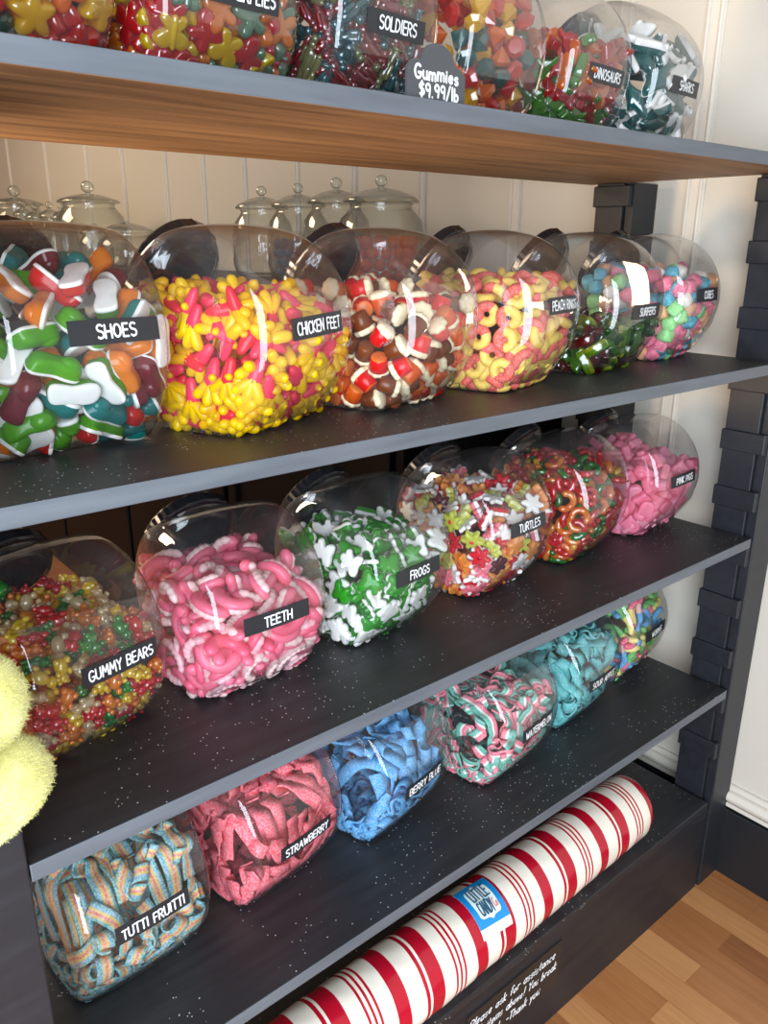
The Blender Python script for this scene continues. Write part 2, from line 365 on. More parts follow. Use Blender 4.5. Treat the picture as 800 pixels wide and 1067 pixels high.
# name: x, y, turn, shelf top, words on the card, label height, card roll (deg), card offset, what sets it apart, lid tabs
JARS = {
 'flowers': (.270,.935,7,Z1,None,.1,0,0,'clear jar of lobed red and orange jellies at the left end of the top shelf',0),
 'butterflies': (.480,.935,7,Z1,'BUTTERFLIES',.094,0,0,'clear jar of butterfly jellies left of the SOLDIERS jar, its card cut off',0),
 'soldiers': (.690,.935,7,Z1,'SOLDIERS',.096,0,0,'clear jar with a black card reading SOLDIERS, full of teal and red jellies',0),
 'gems': (.900,.935,7,Z1,None,.1,0,0,'unlabelled clear jar of jewel shaped jellies behind the price card on the top shelf',0),
 'dinos': (1.107,.935,7,Z1,'DINOSAURS',.093,0,0,'clear jar with a card reading DINOSAURS between the jewel jar and the shark jar',0),
 'sharks': (1.322,.935,7,Z1,'SHARKS',.101,0,0,'clear jar of teal and white sharks at the right end of the top shelf',0),
 'shoes': (.286,.917,6,Z2,'SHOES',.129,0,.022,'clear jar with a card reading SHOES at the left end of the second shelf',0),
 'chick': (.507,.882,20,Z2,'CHICKEN FEET',.124,2,0,'clear jar with a card reading CHICKEN FEET, full of yellow and pink feet',0),
 'caps': (.735,.885,17,Z2,None,.118,0,0,'clear jar without a card, full of red brown and cream frilled cups',0),
 'peach': (.965,.885,15,Z2,'PEACH RINGS',.128,0,0,'clear jar with a card reading PEACH RINGS',0),
 'sub': (1.228,.905,8,Z2,'SURFERS',.106,0,0,'clear jar only half full of dark green and red fish, beside the peach rings',0),
 'pastel': (1.468,.93,8,Z2,'CUBES',.124,0,0,'clear jar of pastel cubes at the right end of the second shelf',0),
 'gummyb': (.250,.925,12,Z3,'GUMMY BEARS',.120,0,.018,'clear jar with a card reading GUMMY BEARS behind the yellow plush toy',0),
 'teeth': (.490,.918,2,Z3,'TEETH',.119,0,0,'clear jar with a card reading TEETH, full of pink and white gums',1),
 'frogs': (.725,.918,9,Z3,'FROGS',.117,0,-.004,'clear jar with a card reading FROGS, full of green and white frogs',1),
 'turtle': (.985,.928,6,Z3,'TURTLES',.129,0,0,'clear jar with a card reading TURTLES, full of coloured stars',1),
 'loops': (1.225,.93,10,Z3,None,.12,0,0,'clear jar of curled red green and yellow worms, no card in view',1),
 'pink': (1.465,.925,4,Z3,'PINK PIGS',.124,0,0,'clear jar of pink piglet faces at the right end of the third shelf',1),
 'tutti': (.280,.905,4,Z4,'TUTTI FRUITTI',.131,0,0,'clear jar with a card reading TUTTI FRUITTI, full of rainbow belts',0),
 'straw': (.510,.920,10,Z4,'STRAWBERRY',.107,0,0,'clear jar with a card reading STRAWBERRY, full of pink belts',0),
 'berry': (.735,.910,12,Z4,'BERRY BLUE',.106,0,-.004,'clear jar with a card reading BERRY BLUE, full of blue belts',0),
 'water': (.988,.884,9,Z4,'WATERMELON',.115,0,0,'clear jar with a card reading WATERMELON, full of pink white and green belts',0),
 'apple': (1.235,.915,8,Z4,'SOUR APPLE',.110,0,-.01,'clear jar of teal belts between the watermelon belts and the neon worms',0),
 'worms': (1.475,.955,9,Z4,'WORMS',.118,0,0,'clear jar of neon worms at the right end of the fourth shelf',0),
}
for k, (x, y, th, z, tx, lz, rl, x0, lab, tabs) in JARS.items():
    make_jar(x, y, th, z, tx, lab, lz, radians(rl), x0, tabs=bool(tabs), tw=.05 if tx and len(tx) < 6 else .085)

# ------------------------------------------------------------------ packing: let the sweets settle inside each jar
import numpy as np
from concurrent.futures import ThreadPoolExecutor
GH = .004
GA = (np.arange(-.13, .1301, GH), np.arange(-.15, .1501, GH), np.arange(-.03, .2701, GH))
GRID = np.stack(np.meshgrid(*GA, indexing='ij'), -1).astype(np.float32); G0 = np.array([a[0] for a in GA])
def container():
    pr = np.array(jar_profile()); an = np.arctan2(pr[:, 1]-ZC, pr[:, 0]); ra = np.hypot(pr[:, 0], pr[:, 1]-ZC)
    o = np.argsort(an); an, ra = an[o], ra[o]; an = np.concatenate([an-2*pi, an, an+2*pi]); ra = np.tile(ra, 3)
    rx = np.array(RX); x, y, z = GRID[..., 0], GRID[..., 1], GRID[..., 2]-ZC
    rr = np.interp(np.arctan2(z, y), an, ra)
    rho = np.interp(np.abs(x), np.append(rx[:, 0], .13), np.append(rx[:, 1], -5.))
    f = np.hypot(y, z)-rho*rr
    gn = np.linalg.norm(np.stack(np.gradient(f, GH), -1), axis=-1)
    return np.maximum(f/np.maximum(gn, 1.), -GRID[..., 2]).astype(np.float32)
WALLF = container()
def field(F):
    g = np.stack(np.gradient(F, GH), -1); g /= np.linalg.norm(g, axis=-1, keepdims=True)+1e-9
    return F.ravel(), g.reshape(-1, 3).astype(np.float32), F.shape
WALLG = field(WALLF)
def cell(sh, q):
    u = (q-G0)/GH; u = np.clip(u, 0, np.array(sh)-1.001); return u
def value(FG, q):
    F, g, sh = FG; u = cell(sh, q); i = u.astype(np.int64); t = u-i; s1, s2 = sh[1]*sh[2], sh[2]
    b = i[:, 0]*s1+i[:, 1]*s2+i[:, 2]; r = 0
    for a in (0, 1):
        wa = t[:, 0] if a else 1-t[:, 0]
        for c in (0, 1):
            wc = wa*(t[:, 1] if c else 1-t[:, 1]); k = b+a*s1+c*s2
            r = r+wc*((1-t[:, 2])*F[k]+t[:, 2]*F[k+1])
    return r
def normal(FG, q):
    F, g, sh = FG; i = np.rint(cell(sh, q)).astype(np.int64); return g[i[:, 0]*sh[1]*sh[2]+i[:, 1]*sh[2]+i[:, 2]]
def confine(x, r, core):
    s = value(WALLG, x)+r+.0018; k = s > 0
    if k.any(): x[k] -= s[k, None]*normal(WALLG, x[k])
    s = value(core, x)-r; k = s < 0
    if k.any(): x[k] -= s[k, None]*normal(core, x[k])
    return x
def neighbours(x, h, okay):
    c = np.floor((x-x.min(0))/h).astype(np.int64)+1; d = c.max(0)+2
    key = (c[:, 0]*d[1]+c[:, 1])*d[2]+c[:, 2]; o = np.argsort(key, kind='stable'); ks = key[o]; I = []; J = []
    offs = [(a*d[1]+b)*d[2]+e for a in (-1, 0, 1) for b in (-1, 0, 1) for e in (-1, 0, 1)]
    n = len(x); idx = np.arange(n)
    for of in offs:
        if of < 0: continue
        a = np.searchsorted(ks, ks+of, 'left'); b = np.searchsorted(ks, ks+of, 'right')
        if of == 0: a = idx+1
        m = np.maximum(b-a, 0); tot = m.sum()
        if not tot: continue
        ii = np.repeat(idx, m); st = np.repeat(np.cumsum(m)-m, m); jj = a[ii]+np.arange(tot)-st
        I.append(o[ii]); J.append(o[jj])
    I = np.concatenate(I); J = np.concatenate(J)
    k = okay(I, J); I = I[k]; J = J[k]; dd = x[I]-x[J]; k = (dd*dd).sum(1) < h*h
    return I[k], J[k]
def push(x, r, IJ):
    I, J = IJ; d = x[I]-x[J]; L = np.sqrt((d*d).sum(1))+1e-9; pen = r[I]+r[J]-L; k = pen > 0
    I, J = I[k], J[k]; d = d[k]*(pen[k]/L[k]*.5)[:, None]; n = len(x)
    out = np.stack([np.bincount(I, d[:, a], n)-np.bincount(J, d[:, a], n) for a in range(3)], -1)
    return x+out*(1.1/np.maximum(1, (np.bincount(I, minlength=n)+np.bincount(J, minlength=n))*.6))[:, None]
def hollow(fill, t, right):
    deep = GRID[..., 2]-(fill-t)
    core = np.maximum(WALLF+t, deep)
    core = np.minimum(core, np.maximum(.085-GRID[..., 1], deep))
    if right: core = np.minimum(core, np.maximum(.060-GRID[..., 0], deep))
    free = (WALLF < -.003) & (core > 0) & (GRID[..., 2] < fill)
    return field(core.astype(np.float32)), GRID[free].astype(float), free.sum()*GH**3
def q2m(q):
    w, x, y, z = q.T
    return np.stack([1-2*(y*y+z*z), 2*(x*y-z*w), 2*(x*z+y*w), 2*(x*y+z*w), 1-2*(x*x+z*z), 2*(y*z-x*w), 2*(x*z-y*w), 2*(y*z+x*w), 1-2*(x*x+y*y)], -1).reshape(-1, 3, 3)
def anyrot(n, r): q = r.normal(size=(n, 4)); return q2m(q/np.linalg.norm(q, axis=1, keepdims=True))
def ringof(R, r, a0, a1, n): return [(R*cos(radians(a0+(a1-a0)*i/(n-1))), R*sin(radians(a0+(a1-a0)*i/(n-1))), 0, r) for i in range(n)]
def turn_to(R, A):
    """nearest rotation to each A, a few steps from the last one"""
    for _i in range(2):
        w = np.cross(R, A, axisa=1, axisb=1, axisc=1).sum(2)/(np.abs((R*A).sum((1, 2)))[:, None]+1e-12)
        an = np.linalg.norm(w, axis=1)+1e-12; w = w/an[:, None]; an = np.minimum(an, .6)
        K = np.zeros((len(R), 3, 3)); K[:, 0, 1] = -w[:, 2]; K[:, 0, 2] = w[:, 1]; K[:, 1, 0] = w[:, 2]; K[:, 1, 2] = -w[:, 0]; K[:, 2, 0] = -w[:, 1]; K[:, 2, 1] = w[:, 0]
        R = (np.eye(3)+np.sin(an)[:, None, None]*K+(1-np.cos(an))[:, None, None]*(K @ K)) @ R
    return R
BALLS = {   # each sweet stood for by a few balls while it settles
 'shoes': [(-.020,0,0,.0105),(-.007,0,0,.0098),(.007,0,.001,.0105),(.020,0,0,.0105)],
 'chick': [(-.016,0,0,.0062),(-.005,0,0,.0068),(.012,-.010,0,.0052),(.015,0,0,.0052),(.012,.010,0,.0052)],
 'caps': [(0,0,-.006,.0100),(0,0,.005,.0110)], 'peach': ringof(.0115,.0062,0,315,8),
 'sub': [(-.014,0,0,.006),(-.004,0,0,.008),(.008,0,0,.0075)], 'pastel': [(0,0,0,.0122)],
 'gummyb': [(-.008,0,0,.0070),(.001,0,0,.0072),(.009,0,0,.006)],
 'teeth': [(.018*sin(radians(a)), .018*cos(radians(a))-.012, 0, .0068) for a in (-62,-22,22,62)],
 'frogs': [(0,0,0,.0072),(.009,.009,0,.0058),(.009,-.009,0,.0058),(-.010,.009,0,.006),(-.010,-.009,0,.006)],
 'turtle': [(0,0,0,.0062)]+ringof(.0108,.0056,0,288,5), 'loops': ringof(.0125,.0055,-100,100,6),
 'pink': [(.006,.006,0,.0060),(-.006,.006,0,.0060),(.006,-.006,0,.0060),(-.006,-.006,0,.0060)],
 'worms': [(-.028+.056*i/6, .007*sin((-.028+.056*i/6)*95), 0, .0062) for i in range(7)],
 'butterflies': [(0,0,0,.006),(.009,.010,0,.0065),(.009,-.010,0,.0065),(-.008,.008,0,.0058),(-.008,-.008,0,.0058)],
 'flowers': [(0,0,0,.0080)]+ringof(.0100,.0070,0,288,5), 'soldiers': [(-.017,0,0,.0062),(-.006,0,0,.0066),(.005,0,0,.0068),(.016,0,0,.0056)],
 'gems': [(0,0,0,.0122)], 'dinos': [(-.016,0,0,.0055),(-.006,0,0,.0070),(.006,.002,0,.0072),(.014,.008,0,.0055)],
 'sharks': [(-.022,0,0,.0065),(-.008,0,0,.0082),(.007,0,0,.0085),(.02,0,0,.0065)],
}
# size factor, fill height, depth of the settled layer, share of the space taken
FILL = {'flowers': (1.3,.17,.05,.58),'butterflies': (1.2,.185,.044,.60),'soldiers': (1.2,.205,.040,.58),'gems': (1.15,.205,.046,.58),'dinos': (1.2,.165,.044,.58),'sharks': (1.4,.190,.050,.58),
 'shoes': (1.1,.215,.052,.58),'chick': (1.3,.175,.050,.58),'caps': (1.25,.17,.050,.60),'peach': (1.08,.175,.044,.60),'sub': (1.35,.10,.046,.56),'pastel': (1.12,.18,.052,.60),
 'gummyb': (1.3,.165,.044,.60),'teeth': (1.3,.165,.048,.58),'frogs': (1.3,.17,.050,.60),'turtle': (1.25,.17,.046,.60),'loops': (1.2,.185,.046,.60),'pink': (1.42,.165,.050,.58),'worms': (1.12,.205,.046,.60)}
BELTFILL = {'tutti': .205, 'straw': .19, 'berry': .19, 'water': .18, 'apple': .19}
def settle(key):
    k0, fill, t, phi = FILL[key]; r_ = np.random.default_rng(sum(map(ord, key))); S_ = np.array(BALLS[key])*k0
    com = S_[:, :3].mean(0); off = S_[:, :3]-com; rs = S_[:, 3]; k = len(S_)
    core, cells, V = hollow(fill, t, JARS[key][0] > .55)
    mc = r_.uniform(-.06, .06, (40000, 3)); vb = (np.linalg.norm(mc[:, None]-off, axis=2) < rs).any(1).mean()*.12**3
    n = int(phi*V/vb); c = cells[r_.integers(0, len(cells), n)]+r_.uniform(-.002, .002, (n, 3)); Rm = anyrot(n, r_)
    x = (c[:, None]+np.einsum('nij,kj->nki', Rm, off)).reshape(-1, 3); r = np.tile(rs, n); bid = np.repeat(np.arange(n), k)
    ok = lambda I, J: bid[I] != bid[J]
    for it in range(150):
        fr = min(1, .6+it/100)
        if it % 5 == 0: IJ = neighbours(x, 2*rs.max()+.006, ok)
        x[:, 2] -= .0008 if it < 100 else .0003
        for sub in range(2):
            x = confine(push(x, r*fr, IJ), r*fr, core); X = x.reshape(n, k, 3); c = X.mean(1)
            if k > 1:
                A = np.einsum('nki,kj->nij', X-c[:, None], off)+1e-6*Rm
                Rm = turn_to(Rm, A)
                x = (c[:, None]+np.einsum('nij,kj->nki', Rm, off)).reshape(-1, 3)
    x = confine(x, r, core); X = x.reshape(n, k, 3); c = X.mean(1)
    if k == 2:
        a = r_.uniform(0, 2*pi, n); Z = np.zeros((n, 3, 3)); Z[:, 0, 0] = Z[:, 1, 1] = np.cos(a); Z[:, 1, 0] = np.sin(a); Z[:, 0, 1] = -np.sin(a); Z[:, 2, 2] = 1; Rm = Rm @ Z
    org = c-np.einsum('nij,j->ni', Rm, com)
    keep = seen(key, X, rs*1.03, 280)
    return key, org[keep], Rm[keep], k0
BM, BS, BHW, BR = 16, .0100, .0078, .0042
def settle_belts(key):
    fill = BELTFILL[key]; r_ = np.random.default_rng(sum(map(ord, key))); t = .046
    core, cells, V = hollow(fill, t, JARS[key][0] > .55)
    n = int(V*.74/(BM*BS*(2*BHW+2*BR)*.0095)); c = cells[r_.integers(0, len(cells), n)]
    P = np.zeros((n, BM, 3)); T = r_.normal(size=(n, 3)); Nn = normal(WALLG, c); T -= Nn*(T*Nn).sum(1, keepdims=True); T /= np.linalg.norm(T, axis=1, keepdims=True)+1e-9
    kap = r_.normal(size=(n, 1))*.35; P[:, 0] = c; sg0 = r_.choice([1, -1], size=(n, 1))
    for i in range(1, BM):
        kap = kap*.7+r_.normal(size=(n, 1))*.52; Nn = normal(WALLG, P[:, i-1]); Bv = np.cross(Nn, T)
        T = T+kap*Nn*sg0*.9+Bv*r_.normal(size=(n, 1))*.12; T /= np.linalg.norm(T, axis=1, keepdims=True); P[:, i] = P[:, i-1]+T*BS
    Bv = np.cross(normal(WALLG, P[:, BM//2]), P[:, -1]-P[:, 0]); Bv /= np.linalg.norm(Bv, axis=1, keepdims=True)+1e-9
    x = np.stack([P-Bv[:, None]*BHW, P, P+Bv[:, None]*BHW], 2).reshape(-1, 3); r = np.full(len(x), BR)
    bid = np.repeat(np.arange(n), BM*3); st = np.tile(np.arange(BM*3)//3, n); A = slice(None)
    ok = lambda I, J: (bid[I] != bid[J]) | (np.abs(st[I]-st[J]) > 2)
    for it in range(180):
        fr = min(1, .4+it/90)
        if it % 4 == 0: IJ = neighbours(x, 2*BR+.006, ok)
        x[:, 2] -= .0007 if it < 120 else .0002
        x = confine(push(x, r*fr, IJ), r*fr, core)
        for rep in range(3):
            X = x.reshape(n, BM, 3, 3)
            def spring(a, b, L, k=.5, lo=False):
                d = X[b]-X[a]; l = np.linalg.norm(d, axis=-1, keepdims=True)+1e-9; e = (l-L)/l
                if lo: e = np.minimum(e, 0)
                X[a] += d*e*k; X[b] -= d*e*k
            for p0 in (0, 1):
                a = np.arange(p0, BM-1, 2); spring((A, a), (A, a+1), BS); L = sqrt(BS*BS+4*BHW*BHW); spring((A, a, 0), (A, a+1, 2), L, .25); spring((A, a, 2), (A, a+1, 0), L, .25)
            spring((A, A, 0), (A, A, 1), BHW); spring((A, A, 1), (A, A, 2), BHW); spring((A, A, 0), (A, A, 2), 2*BHW)
            for p0 in range(4):
                a = np.arange(p0, BM-2, 4)
                if len(a): spring((A, a), (A, a+2), BS*1.75, .4, True)
            x = X.reshape(-1, 3)
    x = confine(x, r, core); X = x.reshape(n, BM, 3, 3); Q = X.reshape(n, -1, 3)
    keep = seen(key, np.concatenate([Q, (X[:, 1:]+X[:, :-1]).reshape(n, -1, 3)/2], 1), np.full(BM*3+(BM-1)*3, BR*1.15), 130)
    return key, X[keep][:, :, [0, 2]]
def seen(key, S_, rr, cap):
    """which sweets show from about where the picture is taken (the buried ones are left out)"""
    jx, jy, th, jz = JARS[key][:4]; a = radians(th); n, k = S_.shape[:2]
    W = S_.reshape(-1, 3) @ np.array([[cos(a), sin(a), 0], [-sin(a), cos(a), 0], [0, 0, 1]])+np.array([jx, jy, jz])
    r = np.tile(rr, n); bid = np.repeat(np.arange(n), k); sc = np.zeros((3, n)); res = 460
    for vi, (V, lim) in enumerate((((0, 0, CAMZ), 30), ((-.22, -.03, CAMZ+.12), 70), ((.24, -.05, CAMZ-.08), 70))):
        V = np.array(V); ctr = np.array([jx, jy, jz+.1]); F_ = ctr-V; dist = np.linalg.norm(F_); F_ /= dist; R_ = np.cross(F_, [0, 0, 1]); R_ /= np.linalg.norm(R_); U_ = np.cross(R_, F_)
        q = W-V; zz = q @ F_; f = res*.9/.26*dist; px = q @ R_/zz*f+res/2; py = q @ U_/zz*f+res/2; pr = r/zz*f
        hid = np.zeros(len(W), bool)
        for zs in (Z1, Z2, Z3, Z4, ZB):
            for z0 in (zs, zs-TH):
                tt = (z0-V[2])/(W[:, 2]-V[2]+1e-12); y = V[1]+(W[:, 1]-V[1])*tt; hid |= (tt > 0) & (tt < .999) & (y > YF) & (y < YB)
        B_ = np.full((res, res), 1e9); I_ = np.full((res, res), -1)
        for i in np.nonzero(~hid)[0]:
            x0, x1, y0, y1 = max(0, int(px[i]-pr[i])), min(res, int(px[i]+pr[i])+1), max(0, int(py[i]-pr[i])), min(res, int(py[i]+pr[i])+1)
            if x0 >= x1 or y0 >= y1: continue
            dd = pr[i]**2-(np.arange(x0, x1)-px[i])[None]**2-(np.arange(y0, y1)-py[i])[:, None]**2
            z = zz[i]-np.sqrt(np.maximum(dd, 0))*(zz[i]/f); b = B_[y0:y1, x0:x1]; m = (dd > 0) & (z < b); b[m] = z[m]; I_[y0:y1, x0:x1][m] = bid[i]
        v = I_[I_ >= 0]; c = np.bincount(v, minlength=n); sc[vi] = np.where(c > lim, c, 0)
    s = sc[0]*3+sc.max(0); keep = np.nonzero(s > 0)[0]; return keep[np.argsort(-s[keep])][:cap]
with ThreadPoolExecutor(4) as ex_:
    f1 = [ex_.submit(settle_belts, k) for k in BELTFILL]; f2 = [ex_.submit(settle, k) for k in FILL]
    PACKED = {f.result()[0]: f.result() for f in f1+f2}
# ------------------------------------------------------------------ sweets: one prototype mesh per kind and colour
def spow(v, e): return (abs(v)**e)*(1 if v >= 0 else -1)
def lobes(n, r0, r1, k=48, ph=0, sharp=1): return [((r0+(r1-r0)*(.5+.5*cos(n*a))**sharp)*cos(a+ph), (r0+(r1-r0)*(.5+.5*cos(n*a))**sharp)*sin(a+ph)) for a in [2*pi*i/k for i in range(k)]]
def smooth(pts, n=3):
    for _ in range(n):
        q = []
        for i, p in enumerate(pts):
            b = pts[(i+1) % len(pts)]
            q += [(p[0]*.75+b[0]*.25, p[1]*.75+b[1]*.25), (p[0]*.25+b[0]*.75, p[1]*.25+b[1]*.75)]
        pts = q
    return pts
def two_layer(out, h, lo=0, hi=1, dome=.86):
    mb = MB(); mb.pillow(out, [(-h*.5,.80,lo),(-h*.46,.93,lo),(-h*.3,1.0,lo),(-h*.05,1.0,lo),(h*.05,.97,hi),(h*.3,.95,hi),(h*.45,dome,hi),(h*.5,dome-.22,hi)]); return mb
def P_shoe():
    out = smooth([(-.027,-.004),(-.024,-.0115),(-.012,-.0105),(-.001,-.0082),(.012,-.0120),(.024,-.0108),(.028,-.001),(.024,.0095),(.012,.0125),(0,.0100),(-.012,.0112),(-.023,.011)], 2)
    mb = MB(); mb.pillow(out, [(-.0085,.86,0),(-.008,.97,0),(-.0065,1.0,0),(-.0045,1.0,0),(-.0036,.97,1),(.002,.95,1),(.0065,.82,1),(.0085,.5,1)])
    mb.ell((.013, 0, .004), (.0125, .0095, .0085), 1); return mb
def P_foot():
    mb = MB(); mb.tube([(-.0155,0,0),(-.007,0,0),(.002,0,.0004)], [.0046,.0066,.0076], 0, 12, .8)
    for a in (-38, 0, 38):
        d = Vector((cos(radians(a)), sin(radians(a)), 0)); p0 = Vector((.001, 0, 0))
        mb.tube([p0, p0+d*.011, p0+d*.0180+Vector((0,0,.001))], [.0058,.0054,.0052], 1, 10)
    mb.tube([(-.001,0,0),(-.003,.004,.005)], [.005,.0036], 1, 8); return mb
def P_cap():
    mb = MB(); mb.lathe([(.0005,-.0125),(.0078,-.0125),(.0088,-.0118),(.0098,-.004),(.0110,.004),(.009,.005)], 20, [2,2,0,0,0], cap=False)
    mb.lathe([(.009,.0035),(.0116,.0045),(.0120,.007),(.0108,.0098),(.006,.0112),(.0005,.0116)], 40, 1, cap=False, rip=lambda a, z: 1+.06*cos(8*a)*(z < .0112)); return mb
def P_ring():
    mb = MB(); n = 24; m = 10; vs = []; fs = []; ms = []
    for i in range(n):
        a = 2*pi*i/n
        for k in range(m):
            b = 2*pi*k/m; R = .0113+.0076*cos(b); vs.append((R*cos(a), R*sin(a), .0070*sin(b)))
    for i in range(n):
        for k in range(m):
            fs.append((i*m+k, ((i+1) % n)*m+k, ((i+1) % n)*m+(k+1) % m, i*m+(k+1) % m)); ms.append(0 if i < n//2 else 1)
    mb.add(vs, fs, ms); return mb
def P_fish():
    out = smooth([(-.021,-.008),(-.017,0),(-.021,.008),(-.012,.0035),(0,.0088),(.011,.0075),(.0185,.001),(.0185,-.001),(.011,-.0075),(0,-.0088),(-.012,-.0035)], 2)
    return two_layer(out, .013, 0, 1)
def P_cube():
    mb = MB(); seg = 16; ring = 10; vs = []; fs = []; ms = []; R = .0122
    for i in range(ring+1):
        t = -pi/2+pi*i/ring
        for k in range(seg):
            a = 2*pi*k/seg; e = .55
            vs.append((R*spow(cos(t), e)*spow(cos(a), e), R*spow(cos(t), e)*spow(sin(a), e), R*spow(sin(t), e)))
    for i in range(ring):
        for k in range(seg):
            fs.append((i*seg+k, i*seg+(k+1) % seg, (i+1)*seg+(k+1) % seg, (i+1)*seg+k)); ms.append(0 if i < 6 else 1)
    mb.add(vs, fs, ms); return mb
def P_bear():
    mb = MB(); mb.ell((-.002,0,-.0005), (.0088,.0062,.0060)); mb.ell((.0085,0,0), (.0052,.0054,.0052))
    for s in (-1, 1):
        mb.ell((.0125,.0036*s,0), (.0022,.0022,.002), 0, 8, 5); mb.ell((.0022,.0052*s,.0042), (.0034,.0024,.0026), 0, 8, 5); mb.ell((-.0085,.0048*s,.0038), (.0038,.0030,.0034), 0, 8, 5)
    mb.ell((.0095,0,.0045), (.0022,.0024,.002), 0, 8, 5); return mb
def P_teeth():
    mb = MB(); A = [radians(-75+150*i/14) for i in range(15)]
    mb.tube([(.0175*sin(a), .0175*cos(a)-.012, -.0015) for a in A], [.0074]*15, 0, 12, .8)
    B = [radians(-68+136*i/28) for i in range(29)]
    mb.tube([(.0200*sin(a), .0200*cos(a)-.012, .0042) for a in B], [.0050*(.80+.20*abs(sin(pi*i/4))) for i in range(29)], 1, 8)
    return mb
def P_frog():
    out = smooth([(.015,0),(.013,.005),(.009,.0055),(.0105,.0125),(.005,.0145),(.002,.0085),(-.004,.008),(-.006,.0145),(-.0135,.0145),(-.0145,.007),(-.0125,0),(-.0145,-.007),(-.0135,-.0145),(-.006,-.0145),(-.004,-.008),(.002,-.0085),(.005,-.0145),(.0105,-.0125),(.009,-.0055),(.013,-.005)], 2)
    mb = MB(); mb.pillow(out, [(-.0055,.82,0),(-.005,.95,0),(-.003,1.0,0),(-.0008,1.0,0),(.0,.96,1),(.003,.93,1),(.0055,.80,1),(.0068,.5,1)])
    for s in (-1, 1): mb.ell((.0098,.0036*s,.0055), (.0022,.0022,.0022), 1, 8, 5)
    return mb
def P_star():
    mb = two_layer(lobes(6, .0098, .0168, 60), .0115, 0, 1); mb.ell((0,0,.0042), (.0042,.0042,.0028), 2, 10, 5); return mb
def P_loop():
    A = [radians(-105+210*i/16) for i in range(17)]; mb = MB()
    mb.tube([(.0125*cos(a), .0125*sin(a), .0012*sin(3*a)) for a in A], [.0052+.0004*(i % 2) for i in range(17)], [0]*8+[1]*9, 10); return mb
def P_pig():
    out = smooth([(.0125,.003),(.0135,.0125),(.006,.0105),(-.006,.0105),(-.0125,.006),(-.0125,-.006),(-.006,-.0105),(.006,-.0105),(.0135,-.0125),(.0125,-.003)], 2)
    mb = two_layer(out, .0115, 0, 0); mb.ell((-.001,0,.0055), (.0042,.0052,.0026), 1, 10, 5); return mb
def P_worm():
    X = [-.031+.062*i/20 for i in range(21)]; mb = MB()
    mb.tube([(x, .007*sin(x*95), 0) for x in X], [.0058+.0005*(i % 2) for i in range(21)], [0]*6+[1]*5+[2]*5+[3]*5, 10); return mb
def P_butterfly():
    out = smooth([(.016,.003),(.018,.011),(.012,.018),(.004,.015),(0,.006),(-.005,.0125),(-.012,.0135),(-.0135,.006),(-.007,.001),(-.007,-.001),(-.0135,-.006),(-.012,-.0135),(-.005,-.0125),(0,-.006),(.004,-.015),(.012,-.018),(.018,-.011),(.016,-.003),(.010,0)], 2)
    mb = two_layer(out, .012, 0, 0); mb.tube([(-.010,0,.0045),(.014,0,.0045)], [.0032,.0028], 0, 8); return mb
def P_flower():
    mb = two_layer(lobes(5, .0105, .0182, 60), .015, 0, 0, .82); return mb
def P_soldier():
    mb = MB(); mb.tube([(-.010,0,0),(.005,0,0)], [.0058,.0066], 0, 10, .8); mb.ell((.0125,0,0), (.0048,.0046,.0046)); mb.lathe([(.0001,0),(.0046,0),(.0042,.0055),(.0001,.006)], 10, 0, Matrix.Translation((.0155,0,0)) @ Matrix.Rotation(pi/2, 4, 'Y'), cap=False)
    for s in (-1, 1): mb.tube([(-.009,.0032*s,0),(-.021,.0036*s,0)], [.0036,.0034], 0, 8); mb.tube([(.006,.007*s,0),(-.005,.0076*s,.001)], [.003,.0028], 0, 8)
    mb.box((-.023,-.0072,-.004), (-.0205,.0072,.004)); return mb
def P_gem():
    mb = MB(); mb.lathe([(.0001,-.0125),(.0128,.0015),(.0128,.0035),(.0085,.0085),(.0001,.0085)], 8, 0, cap=False); return mb
def P_dino():
    out = smooth([(-.024,-.001),(-.012,.004),(-.002,.0085),(.006,.008),(.0095,.0145),(.017,.0165),(.0205,.0125),(.014,.0095),(.0125,.003),(.0105,-.004),(.011,-.0115),(.0055,-.0115),(.003,-.005),(-.003,-.005),(-.0035,-.0115),(-.009,-.0115),(-.011,-.003)], 2)
    return two_layer(out, .012, 0, 0)
def P_shark():
    out = smooth([(-.032,.009),(-.026,0),(-.031,-.007),(-.020,-.003),(-.004,-.0085),(.008,-.015),(.010,-.0085),(.022,-.0065),(.030,0),(.020,.0065),(.008,.009),(.002,.0155),(-.004,.0088),(-.020,.0035)], 2)
    mb = MB(); mb.pillow(out, [(-.0065,.80,0),(-.006,.94,0),(-.003,1.0,0),(.0004,1.0,0),(.001,.95,1),(.0045,.91,1),(.0075,.74,1),(.0082,.45,1)]); return mb

H = hexc
WHITE = gummy('marshmallow_white', (.82,.80,.76), rough=.4, trl=.2)
CREAM = gummy('cream_foam', H('f0dfb8'), rough=.4, trl=.2)
def G(h, clear=0., rough=.2): return gummy('jelly_'+h, H(h), clear, rough)
def S(h, w=.35): return sugared('sugared_'+h, H(h), w)
_ = {}
def g(h, c=0., r=.2):
    if (h, c, r) not in _: _[(h, c, r)] = G(h, c, r)
    return _[(h, c, r)]
def sg(h, w=.35):
    if ('s', h, w) not in _: _[('s', h, w)] = S(h, w)
    return _[('s', h, w)]
CL = .42; BL = .26
